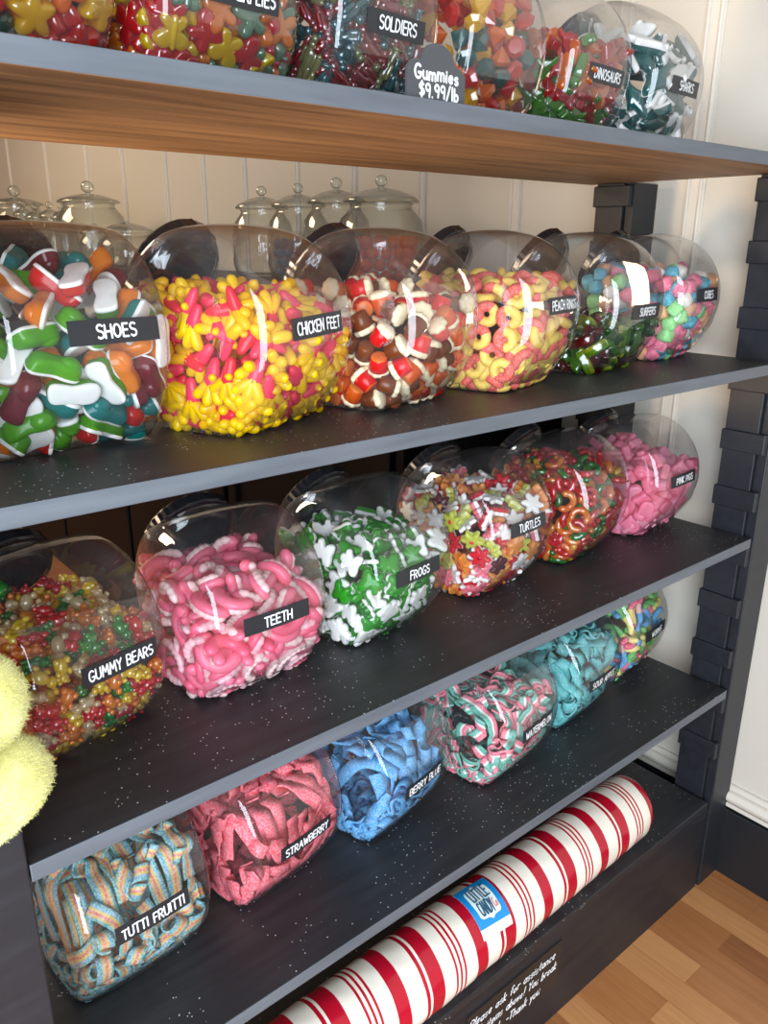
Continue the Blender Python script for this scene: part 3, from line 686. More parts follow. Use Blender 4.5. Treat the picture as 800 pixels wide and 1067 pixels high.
# kind: (proto, object name, category noun, [(weight, colour words, materials)], jar phrase)
KINDS = {
 'flowers': (P_flower, 'lobed_jelly', [(4,'red',[g('d8201c',CL)]),(3,'orange',[g('ee7a14',CL)]),(2,'yellow',[g('eec414',CL)]),(2,'dark green',[g('1d4a3c',CL)])], 'at the left end of the top shelf'),
 'butterflies': (P_butterfly, 'butterfly_jelly', [(5,'red',[g('d4242a',CL)]),(2,'orange',[g('f08a1c',CL)]),(2,'yellow',[g('f0d21e',CL)]),(3,'pale green',[g('6f9a7c',CL)])], 'left of the SOLDIERS jar'),
 'soldiers': (P_soldier, 'soldier_jelly', [(4,'teal',[g('2c6a72',CL)]),(4,'dark red',[g('9c1824',CL)]),(2,'olive',[g('8a8a50',CL)]),(1,'red',[g('d22a20',CL)])], 'in the jar marked SOLDIERS'),
 'gems': (P_gem, 'jewel_jelly', [(4,'red',[g('dc2414',CL)]),(3,'yellow',[g('f2c41a',CL)]),(3,'orange',[g('f07c14',CL)]),(2,'teal',[g('146a66',CL)])], 'behind the price card'),
 'dinos': (P_dino, 'dinosaur_jelly', [(4,'red',[g('cc1c1c',CL)]),(4,'green',[g('4a9a20',CL)]),(2,'orange',[g('ee7c1c',CL)])], 'in the jar marked DINOSAURS'),
 'sharks': (P_shark, 'shark_gummy', [(1,'teal and white',[WHITE, g('1c6a68',.1)])], 'in the jar marked SHARKS'),
 'shoes': (P_shoe, 'shoe_gummy', [(4,'teal',[WHITE, g('1f8580')]),(3,'green',[WHITE, g('5fae1c')]),(3,'orange',[WHITE, g('e8871c')]),(2,'red',[WHITE, g('e02820')]),(1,'yellow',[WHITE, g('eec41c')]),(2,'maroon',[WHITE, g('7a1a26')])], 'in the jar marked SHOES'),
 'chick': (P_foot, 'chicken_foot_gummy', [(3,'yellow toed pink',[g('f4486a',0,.3), g('ffd814',0,.3)]),(1,'yellow toed red',[g('f03448',0,.3), g('ffce10',0,.3)])], 'in the jar marked CHICKEN FEET'),
 'caps': (P_cap, 'frilled_cup_gummy', [(5,'red',[g('ee2426',0,.25), CREAM, g('f2883a',0,.3)]),(3,'brown',[g('8a4826',0,.3), CREAM, g('94522e',0,.3)]),(2,'orange',[g('ee6a20',0,.3), CREAM, g('f29444',0,.3)])], 'in the card-less second shelf jar'),
 'peach': (P_ring, 'peach_ring', [(1,'sugared yellow and coral',[sg('f6cf4a',.22), sg('ee5a48',.22)])], 'in the jar marked PEACH RINGS'),
 'sub': (P_fish, 'fish_jelly', [(4,'dark green',[g('1e5a16',.25), g('4a8c14',.25)]),(3,'dark red',[g('5a1414',.25), g('7c1a18',.25)]),(2,'yellow green',[g('a8b41a',.25), g('6f9c14',.25)])], 'right of the peach rings'),
 'pastel': (P_cube, 'pastel_cube', [(3,'pink',[sg('f46a8c',.3), sg('f7849c',.3)]),(3,'blue',[sg('38aec4',.3), sg('38aec4',.3)]),(3,'green',[sg('8cd678',.3), sg('98dc8a',.3)]),(3,'orange',[sg('fbb072',.3), sg('f9b888',.3)]),(2,'pink and blue',[sg('f46a8c',.3), sg('38aec4',.3)]),(1,'white',[sg('f0e4da',.3), sg('f0e4da',.3)])], 'in the second shelf end jar'),
 'gummyb': (P_bear, 'gummy_bear', [(4,'red',[g('e8181c',BL)]),(3,'orange',[g('fb9a1a',BL)]),(3,'yellow',[g('fbdc28',BL)]),(2,'green',[g('18a428',BL)]),(2,'clear',[g('f6e4b8',.5)])], 'in the jar marked GUMMY BEARS'),
 'teeth': (P_teeth, 'teeth_gummy', [(2,'pink gummed',[g('fd86a2',0,.3), g('fde4e0',0,.3)]),(1,'deep pink gummed',[g('fa7494',0,.3), g('fcd2d8',0,.3)])], 'in the jar marked TEETH'),
 'frogs': (P_frog, 'frog_gummy', [(1,'green and white',[WHITE, g('3aa42c',.0)]),(1,'dark green and white',[WHITE, g('26861f',.0)])], 'in the jar marked FROGS'),
 'turtle': (P_star, 'star_gummy', [(3,'red',[WHITE, g('e03040'), g('c01828')]),(3,'orange',[g('f7b060'), g('f29a3c'), g('e05a28')]),(2,'lime',[g('eef0b0'), g('d2d860'), g('e85a44')]),(1,'purple',[WHITE, g('6a2230'), g('4a1420')]),(2,'pink',[WHITE, g('f58a98'), g('e03048')])], 'in the jar marked TURTLES'),
 'loops': (P_loop, 'curled_worm_jelly', [(4,'red',[g('ee202c',.3), g('dc1a28',.3)]),(3,'red and yellow',[g('ee281c',.3), g('fbcc20',.3)]),(3,'orange',[g('fc8818',.3), g('fb9a20',.3)]),(2,'green and red',[g('2c8c2c',.3), g('dc2020',.3)]),(1,'green',[g('2c8c2c',.3), g('3c9a30',.3)])], 'right of the TURTLES jar'),
 'pink': (P_pig, 'piglet_gummy', [(2,'pink',[g('fb92ae',0,.4), g('fda6bc',0,.4)]),(1,'pale pink',[g('fca8c0',0,.4), g('fdb8ca',0,.4)])], 'in the jar marked PINK PIGS'),
 'worms': (P_worm, 'sour_worm', [(3,'pink yellow and green',[sg('ee4a6e'), sg('f5d85c'), sg('f3c878'), sg('5cc03a')]),(3,'blue and pink',[sg('2ea0d8'), sg('2ea0d8'), sg('f4b0a4'), sg('ee5a7a')]),(2,'green and yellow',[sg('48b434'), sg('58bc3c'), sg('f2e070'), sg('f2e070')])], 'in the fourth shelf end jar'),
}
BELTS = {
 'tutti': ('rainbow_belt', 'sugared rainbow striped belt', [sg('4aa8b0',.6), sg('6cb4d0',.6), sg('ecc84a',.5), sg('f07a5c',.5), sg('ecba58',.5), sg('5cb4b0',.6)], 'in the jar marked TUTTI FRUITTI'),
 'straw': ('strawberry_belt', 'sugared pink belt', [sg('fb5468')]*2, 'in the jar marked STRAWBERRY'),
 'berry': ('blue_belt', 'sugared blue belt', [sg('38a4de')]*2, 'in the jar marked BERRY BLUE'),
 'water': ('watermelon_belt', 'sugared pink white and green belt', [sg('f47086'), sg('f47086'), sg('f8f2ea',.2), sg('56b8a0'), sg('56b8a0')], 'in the jar marked WATERMELON'),
 'apple': ('apple_belt', 'sugared teal belt', [sg('3cbcbc')]*2, 'in the jar left of the neon worms'),
}
def where(p):
    if p.z > .118: return 'on top'
    if p.z < .045: return 'near the bottom'
    if p.y < -.055: return 'behind the curved front'
    return 'against the flat side' if abs(p.x) > .05 else 'in the middle'
for key, (fn, nm, cols, place) in KINDS.items():
    jx, jy, th, jz = JARS[key][:4]
    MJ = Matrix.Translation((jx, jy, jz)) @ Matrix.Rotation(radians(th), 4, 'Z')
    _k, ORG, ROT, k0 = PACKED[key]; n = len(ORG)
    mb = fn(); protos = []
    for w, words, mats in cols:
        me = mb.mesh(nm, mats, smooth=(nm != 'jewel_jelly')); protos += [(words, me)]*w
    r = random.Random(key); first = {}
    noun = nm.replace('_', ' ')
    for i in range(n):
        p = Vector(ORG[i]); q = Matrix(ROT[i].tolist()).to_quaternion()
        words, me = r.choice(protos)
        if words not in first:
            o = bpy.data.objects.new(nm, me); first[words] = o
        else: o = first[words].copy()
        C.objects.link(o)
        s = r.uniform(.93, 1.01)*k0
        o.matrix_world = MJ @ Matrix.LocRotScale(p, q, (s, s, s))
        tag(o, '%s %s %s, %s' % (words, noun, place, where(p)), 'candy', '%s %s' % (noun, place))
def catmull(P, k=2):
    out = []
    for i in range(len(P)-1):
        a, b, c, d = P[max(0, i-1)], P[i], P[i+1], P[min(len(P)-1, i+2)]
        for j in range(k):
            t = j/k; out.append(.5*((2*b)+(c-a)*t+(2*a-5*b+4*c-d)*t*t+(3*b-a-3*c+d)*t*t*t))
    return out+[P[-1]]
for key, (nm, words, mats, place) in BELTS.items():
    jx, jy, th, jz = JARS[key][:4]
    BX = PACKED[key][1]; m = BM; n = len(BX); nc = len(mats)
    um = list(dict.fromkeys(mats)); mi = [um.index(x) for x in mats]
    for i in range(n):
        E = [[Vector(BX[i, s, e]) for s in range(m)] for e in (0, 1)]
        c0 = sum(E[0]+E[1], Vector())/(2*m)
        A = catmull(E[0]); B = catmull(E[1]); k = len(A); vs = []; fs = []; fm = []
        # widen to the true belt width
        for j in range(k):
            d = B[j]-A[j]; A[j] = A[j]-d*.16-c0; B[j] = B[j]+d*.16-c0
        for j in range(k):
            t = (A[min(j+1, k-1)]+B[min(j+1, k-1)]-A[max(j-1, 0)]-B[max(j-1, 0)]); nn = t.cross(B[j]-A[j]).normalized()*.0013
            for sd in (1, -1):
                for c in range(nc+1): vs.append(A[j].lerp(B[j], c/nc)+nn*sd)
        W2 = nc+1; R2 = 2*W2
        for j in range(k-1):
            for c in range(nc):
                a = j*R2+c; fs.append((a, a+1, a+R2+1, a+R2)); fm.append(mi[c])
                a += W2; fs.append((a, a+R2, a+R2+1, a+1)); fm.append(mi[c])
            a = j*R2; fs.append((a, a+R2, a+R2+W2, a+W2)); fm.append(mi[0])
            a += nc; fs.append((a, a+W2, a+R2+W2, a+R2)); fm.append(mi[-1])
        for a in (0, (k-1)*R2):
            for c in range(nc): fs.append((a+c, a+c+1, a+W2+c+1, a+W2+c)); fm.append(mi[c])
        mb = MB(); mb.add(vs, fs, fm)
        o = mb.build(nm, um, smooth=True)
        o.matrix_world = Matrix.Translation((jx, jy, jz)) @ Matrix.Rotation(radians(th), 4, 'Z') @ Matrix.Translation(c0)
        tag(o, '%s %s, %s' % (words, place, where(c0)), 'candy', '%s %s' % (nm.replace('_', ' ')+'s', place))
# ------------------------------------------------------------------ the setting
M_BLACK = painted_black('black_shelf_paint', (.013,.013,.0145), (.024,.025,.028), .52)
M_POST = painted_black('black_post_paint', (.009,.010,.013), (.016,.018,.023))
M_EDGE = painted_black('worn_grey_shelf_edge', (.075,.085,.098), (.115,.128,.145))
M_WOOD = bare_wood('bare_shelf_underside')
M_WALL = plain('cream_wall_paint', hexc('c9c1b4'), .55, .4, bump=.08, bscale=9)
M_TRIM = plain('cream_trim_paint', hexc('d2cabd'), .5, .4)
M_BASE = plain('black_baseboard_paint', (.012,.013,.015), .4)
M_FLOOR = oak_floor('oak_strip_floor')
M_CEIL = plain('ceiling_paint', (.75,.73,.70), .8)
mb = MB(); mb.box((-4, -3.2, -.05), (XW, 7.2, 0)); struct('floor', mb, M_FLOOR)
mb = MB(); mb.box((XW, -3.2, 0), (XW+.12, 7.2, 2.9)); struct('wall_right', mb, M_WALL)
mb = MB(); mb.box((-4, 7.2, 0), (XW+.12, 7.32, 2.9)); struct('wall_back', mb, M_WALL)
mb = MB(); mb.box((-4, -3.2, 2.9), (XW+.12, 7.32, 2.95)); struct('ceiling', mb, M_CEIL)
mb = MB(); mb.box((-4.12, -3.2, 0), (-4, 7.32, 2.9)); struct('wall_left', mb, M_WALL)
k = 1
for y, w in ((.985,.045),(1.195,.04),(1.49,.04),(1.85,.035),(2.17,.03),(2.49,.03),(2.84,.03),(3.16,.03),(3.5,.03),(3.95,.03),(4.4,.03),(5.0,.03),(5.68,.03)):
    mb = MB()
    mb.box((XW-.003, y-w/2, .25), (XW, y+w/2, 2.9)); mb.tube([(XW-.004, y-w*.32, .25), (XW-.004, y-w*.32, 2.9)], .004, 0, 8, ends=False); mb.tube([(XW-.004, y+w*.32, .25), (XW-.004, y+w*.32, 2.9)], .004, 0, 8, ends=False)
    struct('trim_%d' % k, mb, M_TRIM); k += 1
mb = MB(); mb.box((XW-.018, -3.2, 0), (XW, 7.2, .185)); mb.box((XW-.012, -3.2, .185), (XW, 7.2, .195)); struct('baseboard_right', mb, M_BASE, bevel=.003)
mb = MB(); mb.box((XW-.020, -3.2, .196), (XW, 7.2, .206)); mb.tube([(XW-.012, -3.2, .222), (XW-.012, 7.2, .222)], .014, 0, 12, ends=False); mb.box((XW-.008, -3.2, .23), (XW, 7.2, .25)); struct('trim_%d' % k, mb, M_TRIM)

# ------------------------------------------------------------------ the shelving unit
unit = empty('shelving_unit', (.86, .945, 0), 0, 'black painted open shelving unit with four boards and a plinth, holding candy jars', 'shelf')
def part(mb, name, mat, parent=unit, **k):
    o = mb.build(name, mat, parent, **k)
    o.matrix_parent_inverse = Matrix.Translation((-.86, -.945, 0)); return o
for z, x1 in ((Z1, 1.60), (Z2, XR+.006), (Z3, XR), (Z4, XR)):
    mb = MB(); mb.box((XL-.11 if z > 1 else XL, YF, z-TH), (x1, YB, z))
    if z == Z1: mb.m[0] = 1
    mb.m[2] = 2
    part(mb, 'shelf_board', [M_BLACK, M_WOOD, M_EDGE], bevel=.0015)
for (xa, xb, ya, yb, side) in ((1.592, 1.678, YF, YF+.022, 1), (1.592, 1.678, 1.068, 1.09, 1), (.025, .139, YF-.001, YF+.022, -1), (.025, .139, 1.068, 1.09, -1)):
    mb = MB(); mb.box((xa, ya, 0), (xb, yb, Z1-TH-.0005))
    post = part(mb, 'post', M_POST, bevel=.002)
    xi0, xi1 = (1.583, 1.60) if side > 0 else (.113, .130)
    mb = MB(); mb.box((xi0, ya+.022, 0), (xi1, ya+.092, Z1-TH-.0005))
    o = mb.build('side_board', M_POST, post, bevel=.0015)
    for zc in (1.58, 1.468, 1.345, 1.225, 1.101, .981, .861, .741, .62, .505, .385):
        hh = .021
        if any(abs(zc-(zs-TH/2)) < .034 for zs in (Z1, Z2, Z3, Z4)): zc = min((zs for zs in (Z1, Z2, Z3, Z4)), key=lambda q: abs(q-zc))-TH-hh-.0005
        mb = MB(); mb.box((xi0-.006 if side > 0 else xi0, ya+.006 if side < 0 else ya+.004, zc-hh), (xi1 if side > 0 else xi1+.006, ya+.096, zc+hh))
        mb.build('spacer_block', M_POST, post, bevel=.002)
mb = MB(); mb.box((XL, YF+.004, 0), (1.583, YB, ZB-.018)); part(mb, 'plinth', M_POST, bevel=.002)
mb = MB(); mb.box((XL, YF, ZB-.018), (1.573, YB, ZB)); part(mb, 'plinth_top', M_BLACK, bevel=.002)

# the notice fixed to the plinth
sg_ = empty('notice_sign', (.915, YF+.004, .15), 0, 'black notice card on the plinth with white handwriting asking customers to ask for assistance', 'sign')
mb = MB(); mb.box((-.130, -.003, -.055), (.130, -.0004, .050)); card = mb.build('notice_card', plain('dark_notice_card', (.022,.017,.014), .5), sg_)
def flat(u, v, l): return (u, -.0032-l, v)
for i, (t, h, w, x, y) in enumerate((('Please ask for assistance', .018, .235, -.006, .028), ('with items above! You break', .018, .240, -.002, -.002), ('you buy!  -Thank you', .018, .185, -.022, -.033))):
    lt = lettering(t, h, None, lambda u, v, l: flat(x+u+v*.25, y+v, l), stroke=.15, width=w, seed=i+3, jit=.06); lt.build('lettering', M_CHALK, card)

# the chalk price card on the top shelf
pc = empty('price_card', (.668, .712, Z1), radians(3), 'small grey arched price card reading Gummies standing on the top shelf edge', 'sign')
out = [(-.045,0),(.046,0),(.046,.030),(.040,.0335),(.031,.038)] + arcp(.002,.0375,.026,.019,0,180,12) + [(-.034,.038),(-.041,.0345),(-.045,.029)]
mb = MB(); n = len(out); mb.add([(x, -.001, y) for x, y in out]+[(x, .002, y) for x, y in out], [tuple(range(n)), tuple(range(2*n-1, n-1, -1))]+[(i, n+i, n+(i+1) % n, (i+1) % n) for i in range(n)])
card = mb.build('card', plain('slate_grey_card', (.055,.058,.062), .6), pc)
mb = MB(); mb.box((-.02, .002, 0), (.02, .03, .002)); mb.build('foot', M_POST, pc)
lettering('Gummies', .0135, None, lambda u, v, l: (u, -.0012-l, v), stroke=.2, width=.068, y0=.0270, seed=4).build('lettering', M_CHALK, card)
lettering('$9.99/lb', .0125, None, lambda u, v, l: (u+.004, -.0012-l, v), stroke=.2, width=.062, y0=.0100, seed=8).build('lettering', M_CHALK, card)

# ------------------------------------------------------------------ the giant peppermint stick on the plinth
M_RED = gummy('wrapped_red_stripe', hexc('b3122a'), 0, .18, .08); M_CRM = gummy('wrapped_cream_stripe', hexc('efe6d6'), 0, .2, .1)
RR = .068
cane = empty('peppermint_stick', (.85, .757, ZB+.0008), radians(1.5), 'giant wrapped peppermint stick striped red and cream lying along the plinth', 'candy')
seq = []                                                    # (material, width) one repeat of the stripes
REP = [(0,.0045),(1,.0055),(0,.0045),(1,.0055),(0,.0045),(1,.027),(0,.026),(1,.034),(0,.007),(1,.005),(0,.028),(1,.027)]
x = -.645; prof = []; ms = []
for rep in range(6):
    for m, w in REP:
        steps = 3 if w > .01 else 1
        for j in range(steps): prof.append((x+w*j/steps, m))
        x += w
for m, w in REP[:6]:
    prof.append((x, m)); x += w
prof.append((x, 0)); x1 = x
wr = random.Random(5); n = 56; vs = []; fs = []; fm = []
caps0 = [(-.686,.004),(-.683,.03),(-.673,.050),(-.661,.062)]; caps1 = [(x1+.014,.0655),(x1+.026,.058),(x1+.036,.044),(x1+.042,.02),(x1+.0425,.004)]
rows = [(a, r, 0) for a, r in caps0]+[(a, RR, m) for a, m in prof]+[(a, r, 0 if i < 2 else 1) for i, (a, r) in enumerate(caps1)]
for a, r, m in rows:
    for k in range(n):
        t = 2*pi*k/n; tw = a+.006*cos(t-.6)
        q = r*(1+.006*sin(5*t+a*40)+.004*sin(11*t-a*90))
        vs.append((tw, q*cos(t), RR+max(-RR, q*sin(t))))
for i in range(len(rows)-1):
    for k in range(n): fs.append((i*n+k, (i+1)*n+k, (i+1)*n+(k+1) % n, i*n+(k+1) % n)); fm.append(rows[i][2])
fs.append(tuple(range(n))); fm.append(0); fs.append(tuple(range(len(vs)-1, len(vs)-n-1, -1))); fm.append(1)
mb = MB(); mb.add(vs, fs, fm); mb.build('wrapped_stick', [M_RED, M_CRM], cane, smooth=True)
def roll_pt(u, v, l):
    t = radians(69)+v/RR; r = RR*1.012+l
    return (u+.000, -r*cos(t), RR+r*sin(t))
def patch(us, name, mat, par, l):
    mb = MB(); n = 16
    for i in range(n+1):
        f = i/n; mb.v += [roll_pt(*us(0, f), l), roll_pt(*us(1, f), l)]
    for i in range(n): mb.f.append((2*i, 2*i+1, 2*i+3, 2*i+2)); mb.m.append(0)
    return mb.build(name, mat, par, smooth=True)
SX = .000
rot = lambda u, v: (SX+u*cos(-.1)-v*sin(-.1), u*sin(-.1)+v*cos(-.1))
stk = patch(lambda a, f: rot(-.036+.072*a, -.048+.096*f), 'sticker', plain('white_sticker', (.85,.88,.88), .3), cane, .0006)
patch(lambda a, f: rot(-.036+.072*a, -.032+.080*f), 'sticker_field', plain('blue_sticker_field', hexc('1686c8'), .3), stk, .0010)
bd = [(-.024,-.020),(-.020,-.024),(-.006,-.025),(0,-.029),(.006,-.025),(.020,-.024),(.024,-.020),(.025,.0),(.024,.024),(.020,.030),(.006,.032),(0,.037),(-.006,.032),(-.020,.030),(-.024,.024),(-.025,0)]
mb = MB(); bw = [(-.029,.001),(-.025,.006),(-.024,.020),(-.020,.024),(-.008,.0245),(.005,.025),(.018,.0245),(.026,.024),(.031,.020),(.032,.006),(.037,.001)]
bw = [(a[0]+(b[0]-a[0])*j/3, a[1]+(b[1]-a[1])*j/3) for a, b in zip(bw, bw[1:]) for j in range(3)]+[bw[-1]]
for v, hw in bw: mb.v += [roll_pt(*rot(-hw, v+.005), .0014), roll_pt(*rot(hw, v+.005), .0014)]
for i in range(len(bw)-1): mb.f.append((2*i, 2*i+1, 2*i+3, 2*i+2)); mb.m.append(0)
mb.build('badge', plain('pale_badge', hexc('dcecea'), .3), stk)
M_INK = plain('blue_ink', hexc('24506a'), .5); M_PINK = plain('pink_ink', hexc('e07a70'), .5)
lettering('LITTLE', .022, None, lambda u, v, l: roll_pt(*rot(u, v), .0030+l), stroke=.12, width=.037, y0=.022, jit=.02).build('lettering', M_INK, stk)
lettering('CANDY', .022, None, lambda u, v, l: roll_pt(*rot(u-.004, v), .0030+l), stroke=.12, width=.030, y0=-.004, jit=.02).build('lettering', M_INK, stk)
lettering('Co', .014, None, lambda u, v, l: roll_pt(*rot(u+.017, v), .0030+l), stroke=.13, width=.008, y0=-.004, jit=.02).build('lettering', M_PINK, stk)

# ------------------------------------------------------------------ yellow plush hanging on the left post
def fuzz(name):
    m, nt, out = newmat(name)
    tc = N(nt, 'ShaderNodeTexCoord'); no = N(nt, 'ShaderNodeTexNoise', Scale=38.0, Detail=5.0); nt.links.new(tc.outputs['Object'], no.inputs['Vector'])
    n2 = N(nt, 'ShaderNodeTexNoise', Scale=420.0, Detail=2.0); nt.links.new(tc.outputs['Object'], n2.inputs['Vector'])
    r = ramp(nt, no.outputs[0], [(.3, hexc('d2cd78')), (.7, hexc('dcd994'))])
    p = N(nt, 'ShaderNodeBsdfPrincipled', Roughness=.95); nt.links.new(r.outputs[0], p.inputs['Base Color'])
    p.inputs['Sheen Weight'].default_value = .5; p.inputs['Specular IOR Level'].default_value = .1
    ad = N(nt, 'ShaderNodeMath', _operation='ADD'); nt.links.new(no.outputs[0], ad.inputs[0]); nt.links.new(n2.outputs[0], ad.inputs[1])
    b = N(nt, 'ShaderNodeBump', Strength=.5, Distance=.0012); nt.links.new(ad.outputs[0], b.inputs['Height']); nt.links.new(b.outputs[0], p.inputs['Normal'])
    nt.links.new(p.outputs[0], out.inputs[0]); return m
M_PLUSH = fuzz('yellow_plush_pile')
pl = empty('plush_toy', (.075, .645, .995), 0, 'fluffy pale yellow plush toy at the left edge in front of the gummy bears', 'plush toy')
def fuzzy(parts, name, mat, par, amp=.0009):
    mb = MB()
    for c, r in parts: mb.ell(c, r, 0, 40, 26)
    pr = random.Random(2)
    o = mb.build(name, mat, par, smooth=True)
    for v in o.data.vertices: v.co += Vector((pr.uniform(-amp, amp), pr.uniform(-amp, amp), pr.uniform(-amp, amp)))
    ps = o.modifiers.new('pile', 'PARTICLE_SYSTEM').particle_system.settings     # short pile
    ps.type = 'HAIR'; ps.count = 14000; ps.hair_length = .0016; ps.hair_step = 2; ps.root_radius = .35; ps.tip_radius = .08; ps.radius_scale = .0012
    ps.brownian_factor = .001; ps.use_advanced_hair = True; ps.material = 1
    return o
fuzzy([((0, 0, .052), (.085, .046, .054))], 'body', M_PLUSH, pl)
fuzzy([((-.004, .002, .128), (.079, .043, .060))], 'head', M_PLUSH, pl)
mb = MB(); mb.tube([(.020+.011*cos(a), -.047, .098+.011*sin(a)) for a in [2*pi*i/20 for i in range(21)]], .0035, 0, 8, ends=False); mb.build('stitched_ring', M_PLUSH, pl, smooth=True)
mb = MB(); mb.box((-.022, -.0505, .052), (.010, -.049, .100)); mb.build('paper_tag', plain('pink_paper_tag', hexc('d8b8a8'), .6), pl)
mb = MB(); mb.tube([(0, .02, .175), (0, .056, .19)], .003, 0, 8); mb.build('hanging_loop', M_PLUSH, pl)

# ------------------------------------------------------------------ counter behind with the glass jars
CT = 1.375
cab = empty('back_counter', (1.48, 2.9, 0), 0, 'tall black cabinet along the wall behind the shelves, carrying glass jars', 'counter')
M_CAB = painted_black('black_cabinet_paint', (.003,.003,.0035), (.004,.004,.005), spec=.12)
mb = MB(); mb.box((-.36, -1.63, 0), (.188, 1.5, CT-.03)); mb.build('carcass', M_CAB, cab, bevel=.003)
mb = MB(); mb.box((-.38, -1.65, CT-.03), (.188, 2.12, CT)); mb.build('counter_top', M_CAB, cab, bevel=.003)
for i in range(4):
    mb = MB(); mb.box((-.375, -1.60+i*.77, .1), (-.3605, -1.60+i*.77+.74, CT-.06)); d = mb.build('door', M_CAB, cab, bevel=.004)
    mb = MB(); mb.tube([(-.382, -.92+i*.77, .7), (-.382, -.92+i*.77, .82)], .006); mb.build('handle', M_CAB, d)
M_GLASS = clearpane('clear_glass', (.93, .96, .94), base=.08, k=.9, edge=.25, power=2.2)
def apothecary(x, y, h, r, ribs, label, fill=None, fmat=None, fname=None, flabel=None):
    t = empty('glass_jar', (x, y, CT), 0, label, 'jar', 'lidded glass jars behind the shelves')
    hb = h*.74
    mb = MB(); mb.lathe([(.001,.004),(r*.80,.0),(r*.9,.006),(r,hb*.2),(r*1.0,hb*.62),(r*.93,hb*.80),(r*.74,hb*.93),(r*.70,hb*.97),(r*.74,hb),(r*.70,hb)], 48, 0, cap=False, rip=(lambda a, z: 1+.02*cos(24*a)*(z < hb*.85)) if ribs else None)
    mb.build('glass_body', M_GLASS, t, smooth=True)
    mb = MB(); mb.lathe([(.001,hb+.003),(r*.86,hb+.002),(r*.88,hb+.008),(r*.80,hb+.016),(r*.45,hb+.032),(.010,hb+.040),(.008,hb+.046)], 40, 0, cap=False)
    mb.build('lid', M_GLASS, t, smooth=True)
    lid = t.children[-1] if t.children else None
    kr = (h-hb-.042)/2*.98; mb = MB(); mb.ell((0, 0, h-kr), (kr*1.1, kr*1.1, kr), 0, 16, 10); k = mb.build('knob', M_GLASS, t, smooth=True)
    return t
apothecary(1.48,1.783,.280,.118,True,'ribbed lidded glass jar of orange sweets, nearest of the row behind')
apothecary(1.48,1.985,.285,.098,True,'ribbed lidded glass jar with green sweets behind the frilled cups')
apothecary(1.48,2.18,.279,.096,True,'ribbed lidded glass jar with blue balls behind the frilled cups')
apothecary(1.48,2.39,.280,.098,True,'ribbed lidded glass jar with pale sweets, farthest of the row of four')
apothecary(1.40,3.67,.356,.15,False,'large plain glass jar with a flat lid behind the shoes jar')
apothecary(1.40,4.69,.385,.16,False,'far glass jar with a knobbed lid at the left edge of the view')
apothecary(1.37,3.22,.186,.12,False,'low wide glass jar with a stepped lid beside the chicken feet lid')
apothecary(1.37,3.56,.183,.07,False,'low small glass jar left of the low wide one')
for i, (y, h) in enumerate(((4.45,.305),(4.27,.282),(4.06,.284),(3.90,.270))): apothecary(1.36, y, h, .06, False, ('small glass jar in the far row, %s' % ('farthest', 'second farthest', 'second nearest', 'nearest')[i]))
fr = random.Random(3)
def fillballs(cx, cy, R, top, rad, mat, name, label):
    me = None; first = None; k = 0
    z = CT+rad+.004
    while z < CT+top:
        nn = int(2*pi*(R-rad)/(rad*2.1))
        for i in range(nn):
            a = 2*pi*(i+.5*(k % 2))/nn
            if cos(a-atan2(-cy, -cx)) < -.2: continue
            if first is None:
                mb = MB(); mb.ell((0,0,0), (rad,)*3, 0, 12, 8); o = mb.build(name, mat, smooth=True); first = o
            else: o = first.copy(); C.objects.link(o)
            o.location = (cx+(R-rad)*cos(a), cy+(R-rad)*sin(a), z); tag(o, label, 'candy', label)
        z += rad*1.75; k += 1
fillballs(1.48,1.783,.104,.12,.017,g('f07a3c',0,.35),'gumdrop','orange ball shaped sweet in the nearest ribbed glass jar')
fillballs(1.48,1.985,.085,.14,.014,g('2c7a3a',0,.35),'gumdrop','green ball shaped sweet in the second ribbed glass jar')
fillballs(1.48,2.18,.084,.13,.016,g('1c8ab4',0,.3),'gumdrop','blue ball shaped sweet in the third ribbed glass jar')

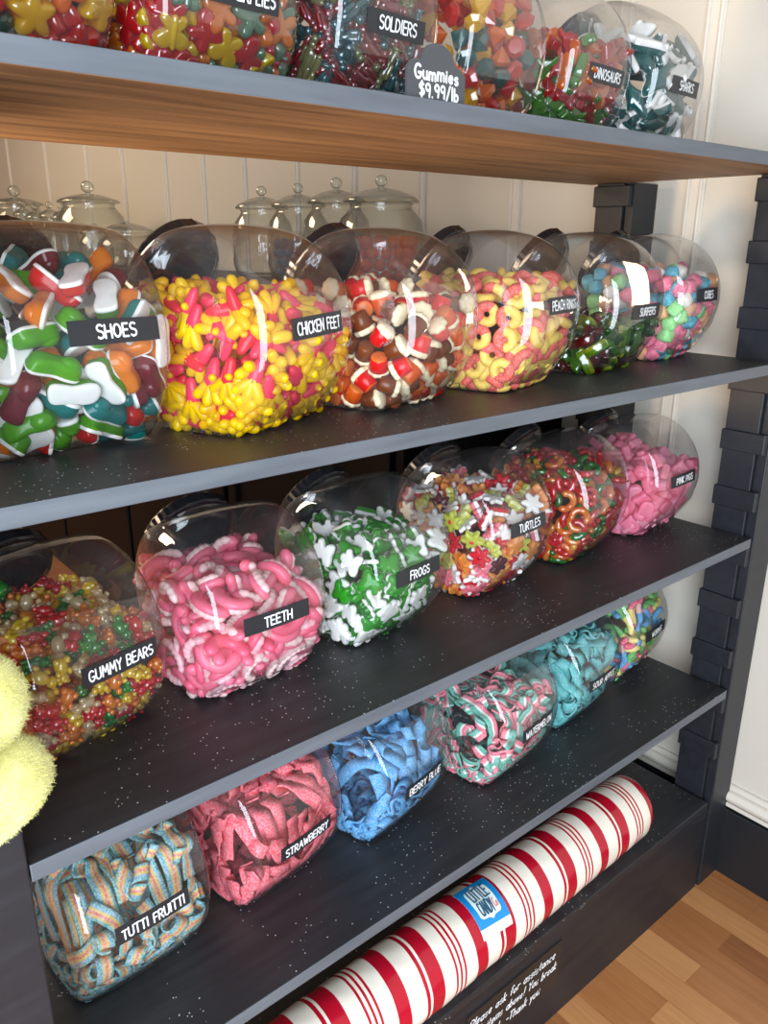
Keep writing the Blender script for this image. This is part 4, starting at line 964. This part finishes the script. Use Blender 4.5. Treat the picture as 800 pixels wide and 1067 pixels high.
# ------------------------------------------------------------------ light and camera
def area(name, loc, target, size, sy, power, col):
    l = bpy.data.lights.new(name, 'AREA'); l.shape = 'RECTANGLE'; l.size = size; l.size_y = sy; l.energy = power; l.color = col
    o = bpy.data.objects.new(name, l); C.objects.link(o); o.location = loc
    o.rotation_euler = (Vector(target)-Vector(loc)).to_track_quat('-Z', 'Y').to_euler(); return o
area('shop_window_light', (-.98, -.88, 1.32), (.30, .9, 1.0), 1.9, 2.0, 172, (.78,.89,1))
area('ceiling_lamp_light', (-.2, 4.2, 2.8), (.6, 3.6, 0), 1.4, 1.4, 78, (1,.75,.48))
bl = area('underside_fill_light', (-.25, 1.75, 1.15), (.72, .95, 1.6), .3, .3, 5, (1,.74,.48)); bl.data.spread = radians(75)  # added warm fill that brightens the top board's underside; no lamp stands here
w = bpy.data.worlds.new('World'); SC.world = w; w.use_nodes = True
w.node_tree.nodes['Background'].inputs[0].default_value = (.86,.90,1,1); w.node_tree.nodes['Background'].inputs[1].default_value = .48
cam = bpy.data.cameras.new('camera'); co = bpy.data.objects.new('camera', cam); C.objects.link(co); SC.camera = co
cam.sensor_fit = 'VERTICAL'; cam.sensor_height = 24; cam.lens = 24*833.58/1067; cam.clip_start = .02
yaw, pitch, roll = radians(39.987), radians(18.555), radians(-.2815)
F = Vector((sin(yaw)*cos(pitch), cos(yaw)*cos(pitch), -sin(pitch))); R0 = Vector((cos(yaw), -sin(yaw), 0)); D0 = F.cross(R0)
Rv = R0*cos(roll)+D0*sin(roll); Dv = -R0*sin(roll)+D0*cos(roll)
co.matrix_world = Matrix(((Rv.x, -Dv.x, -F.x, 0), (Rv.y, -Dv.y, -F.y, 0), (Rv.z, -Dv.z, -F.z, CAMZ), (0, 0, 0, 1)))
SC.view_settings.view_transform = 'Standard'; SC.view_settings.look = 'None'; SC.view_settings.exposure = 0; SC.view_settings.gamma = 1
SC.view_settings.use_curve_mapping = False
SC.cycles.transparent_max_bounces = 40; SC.cycles.max_bounces = 10; SC.cycles.use_denoising = True
SC.cycles.caustics_reflective = False; SC.cycles.caustics_refractive = False
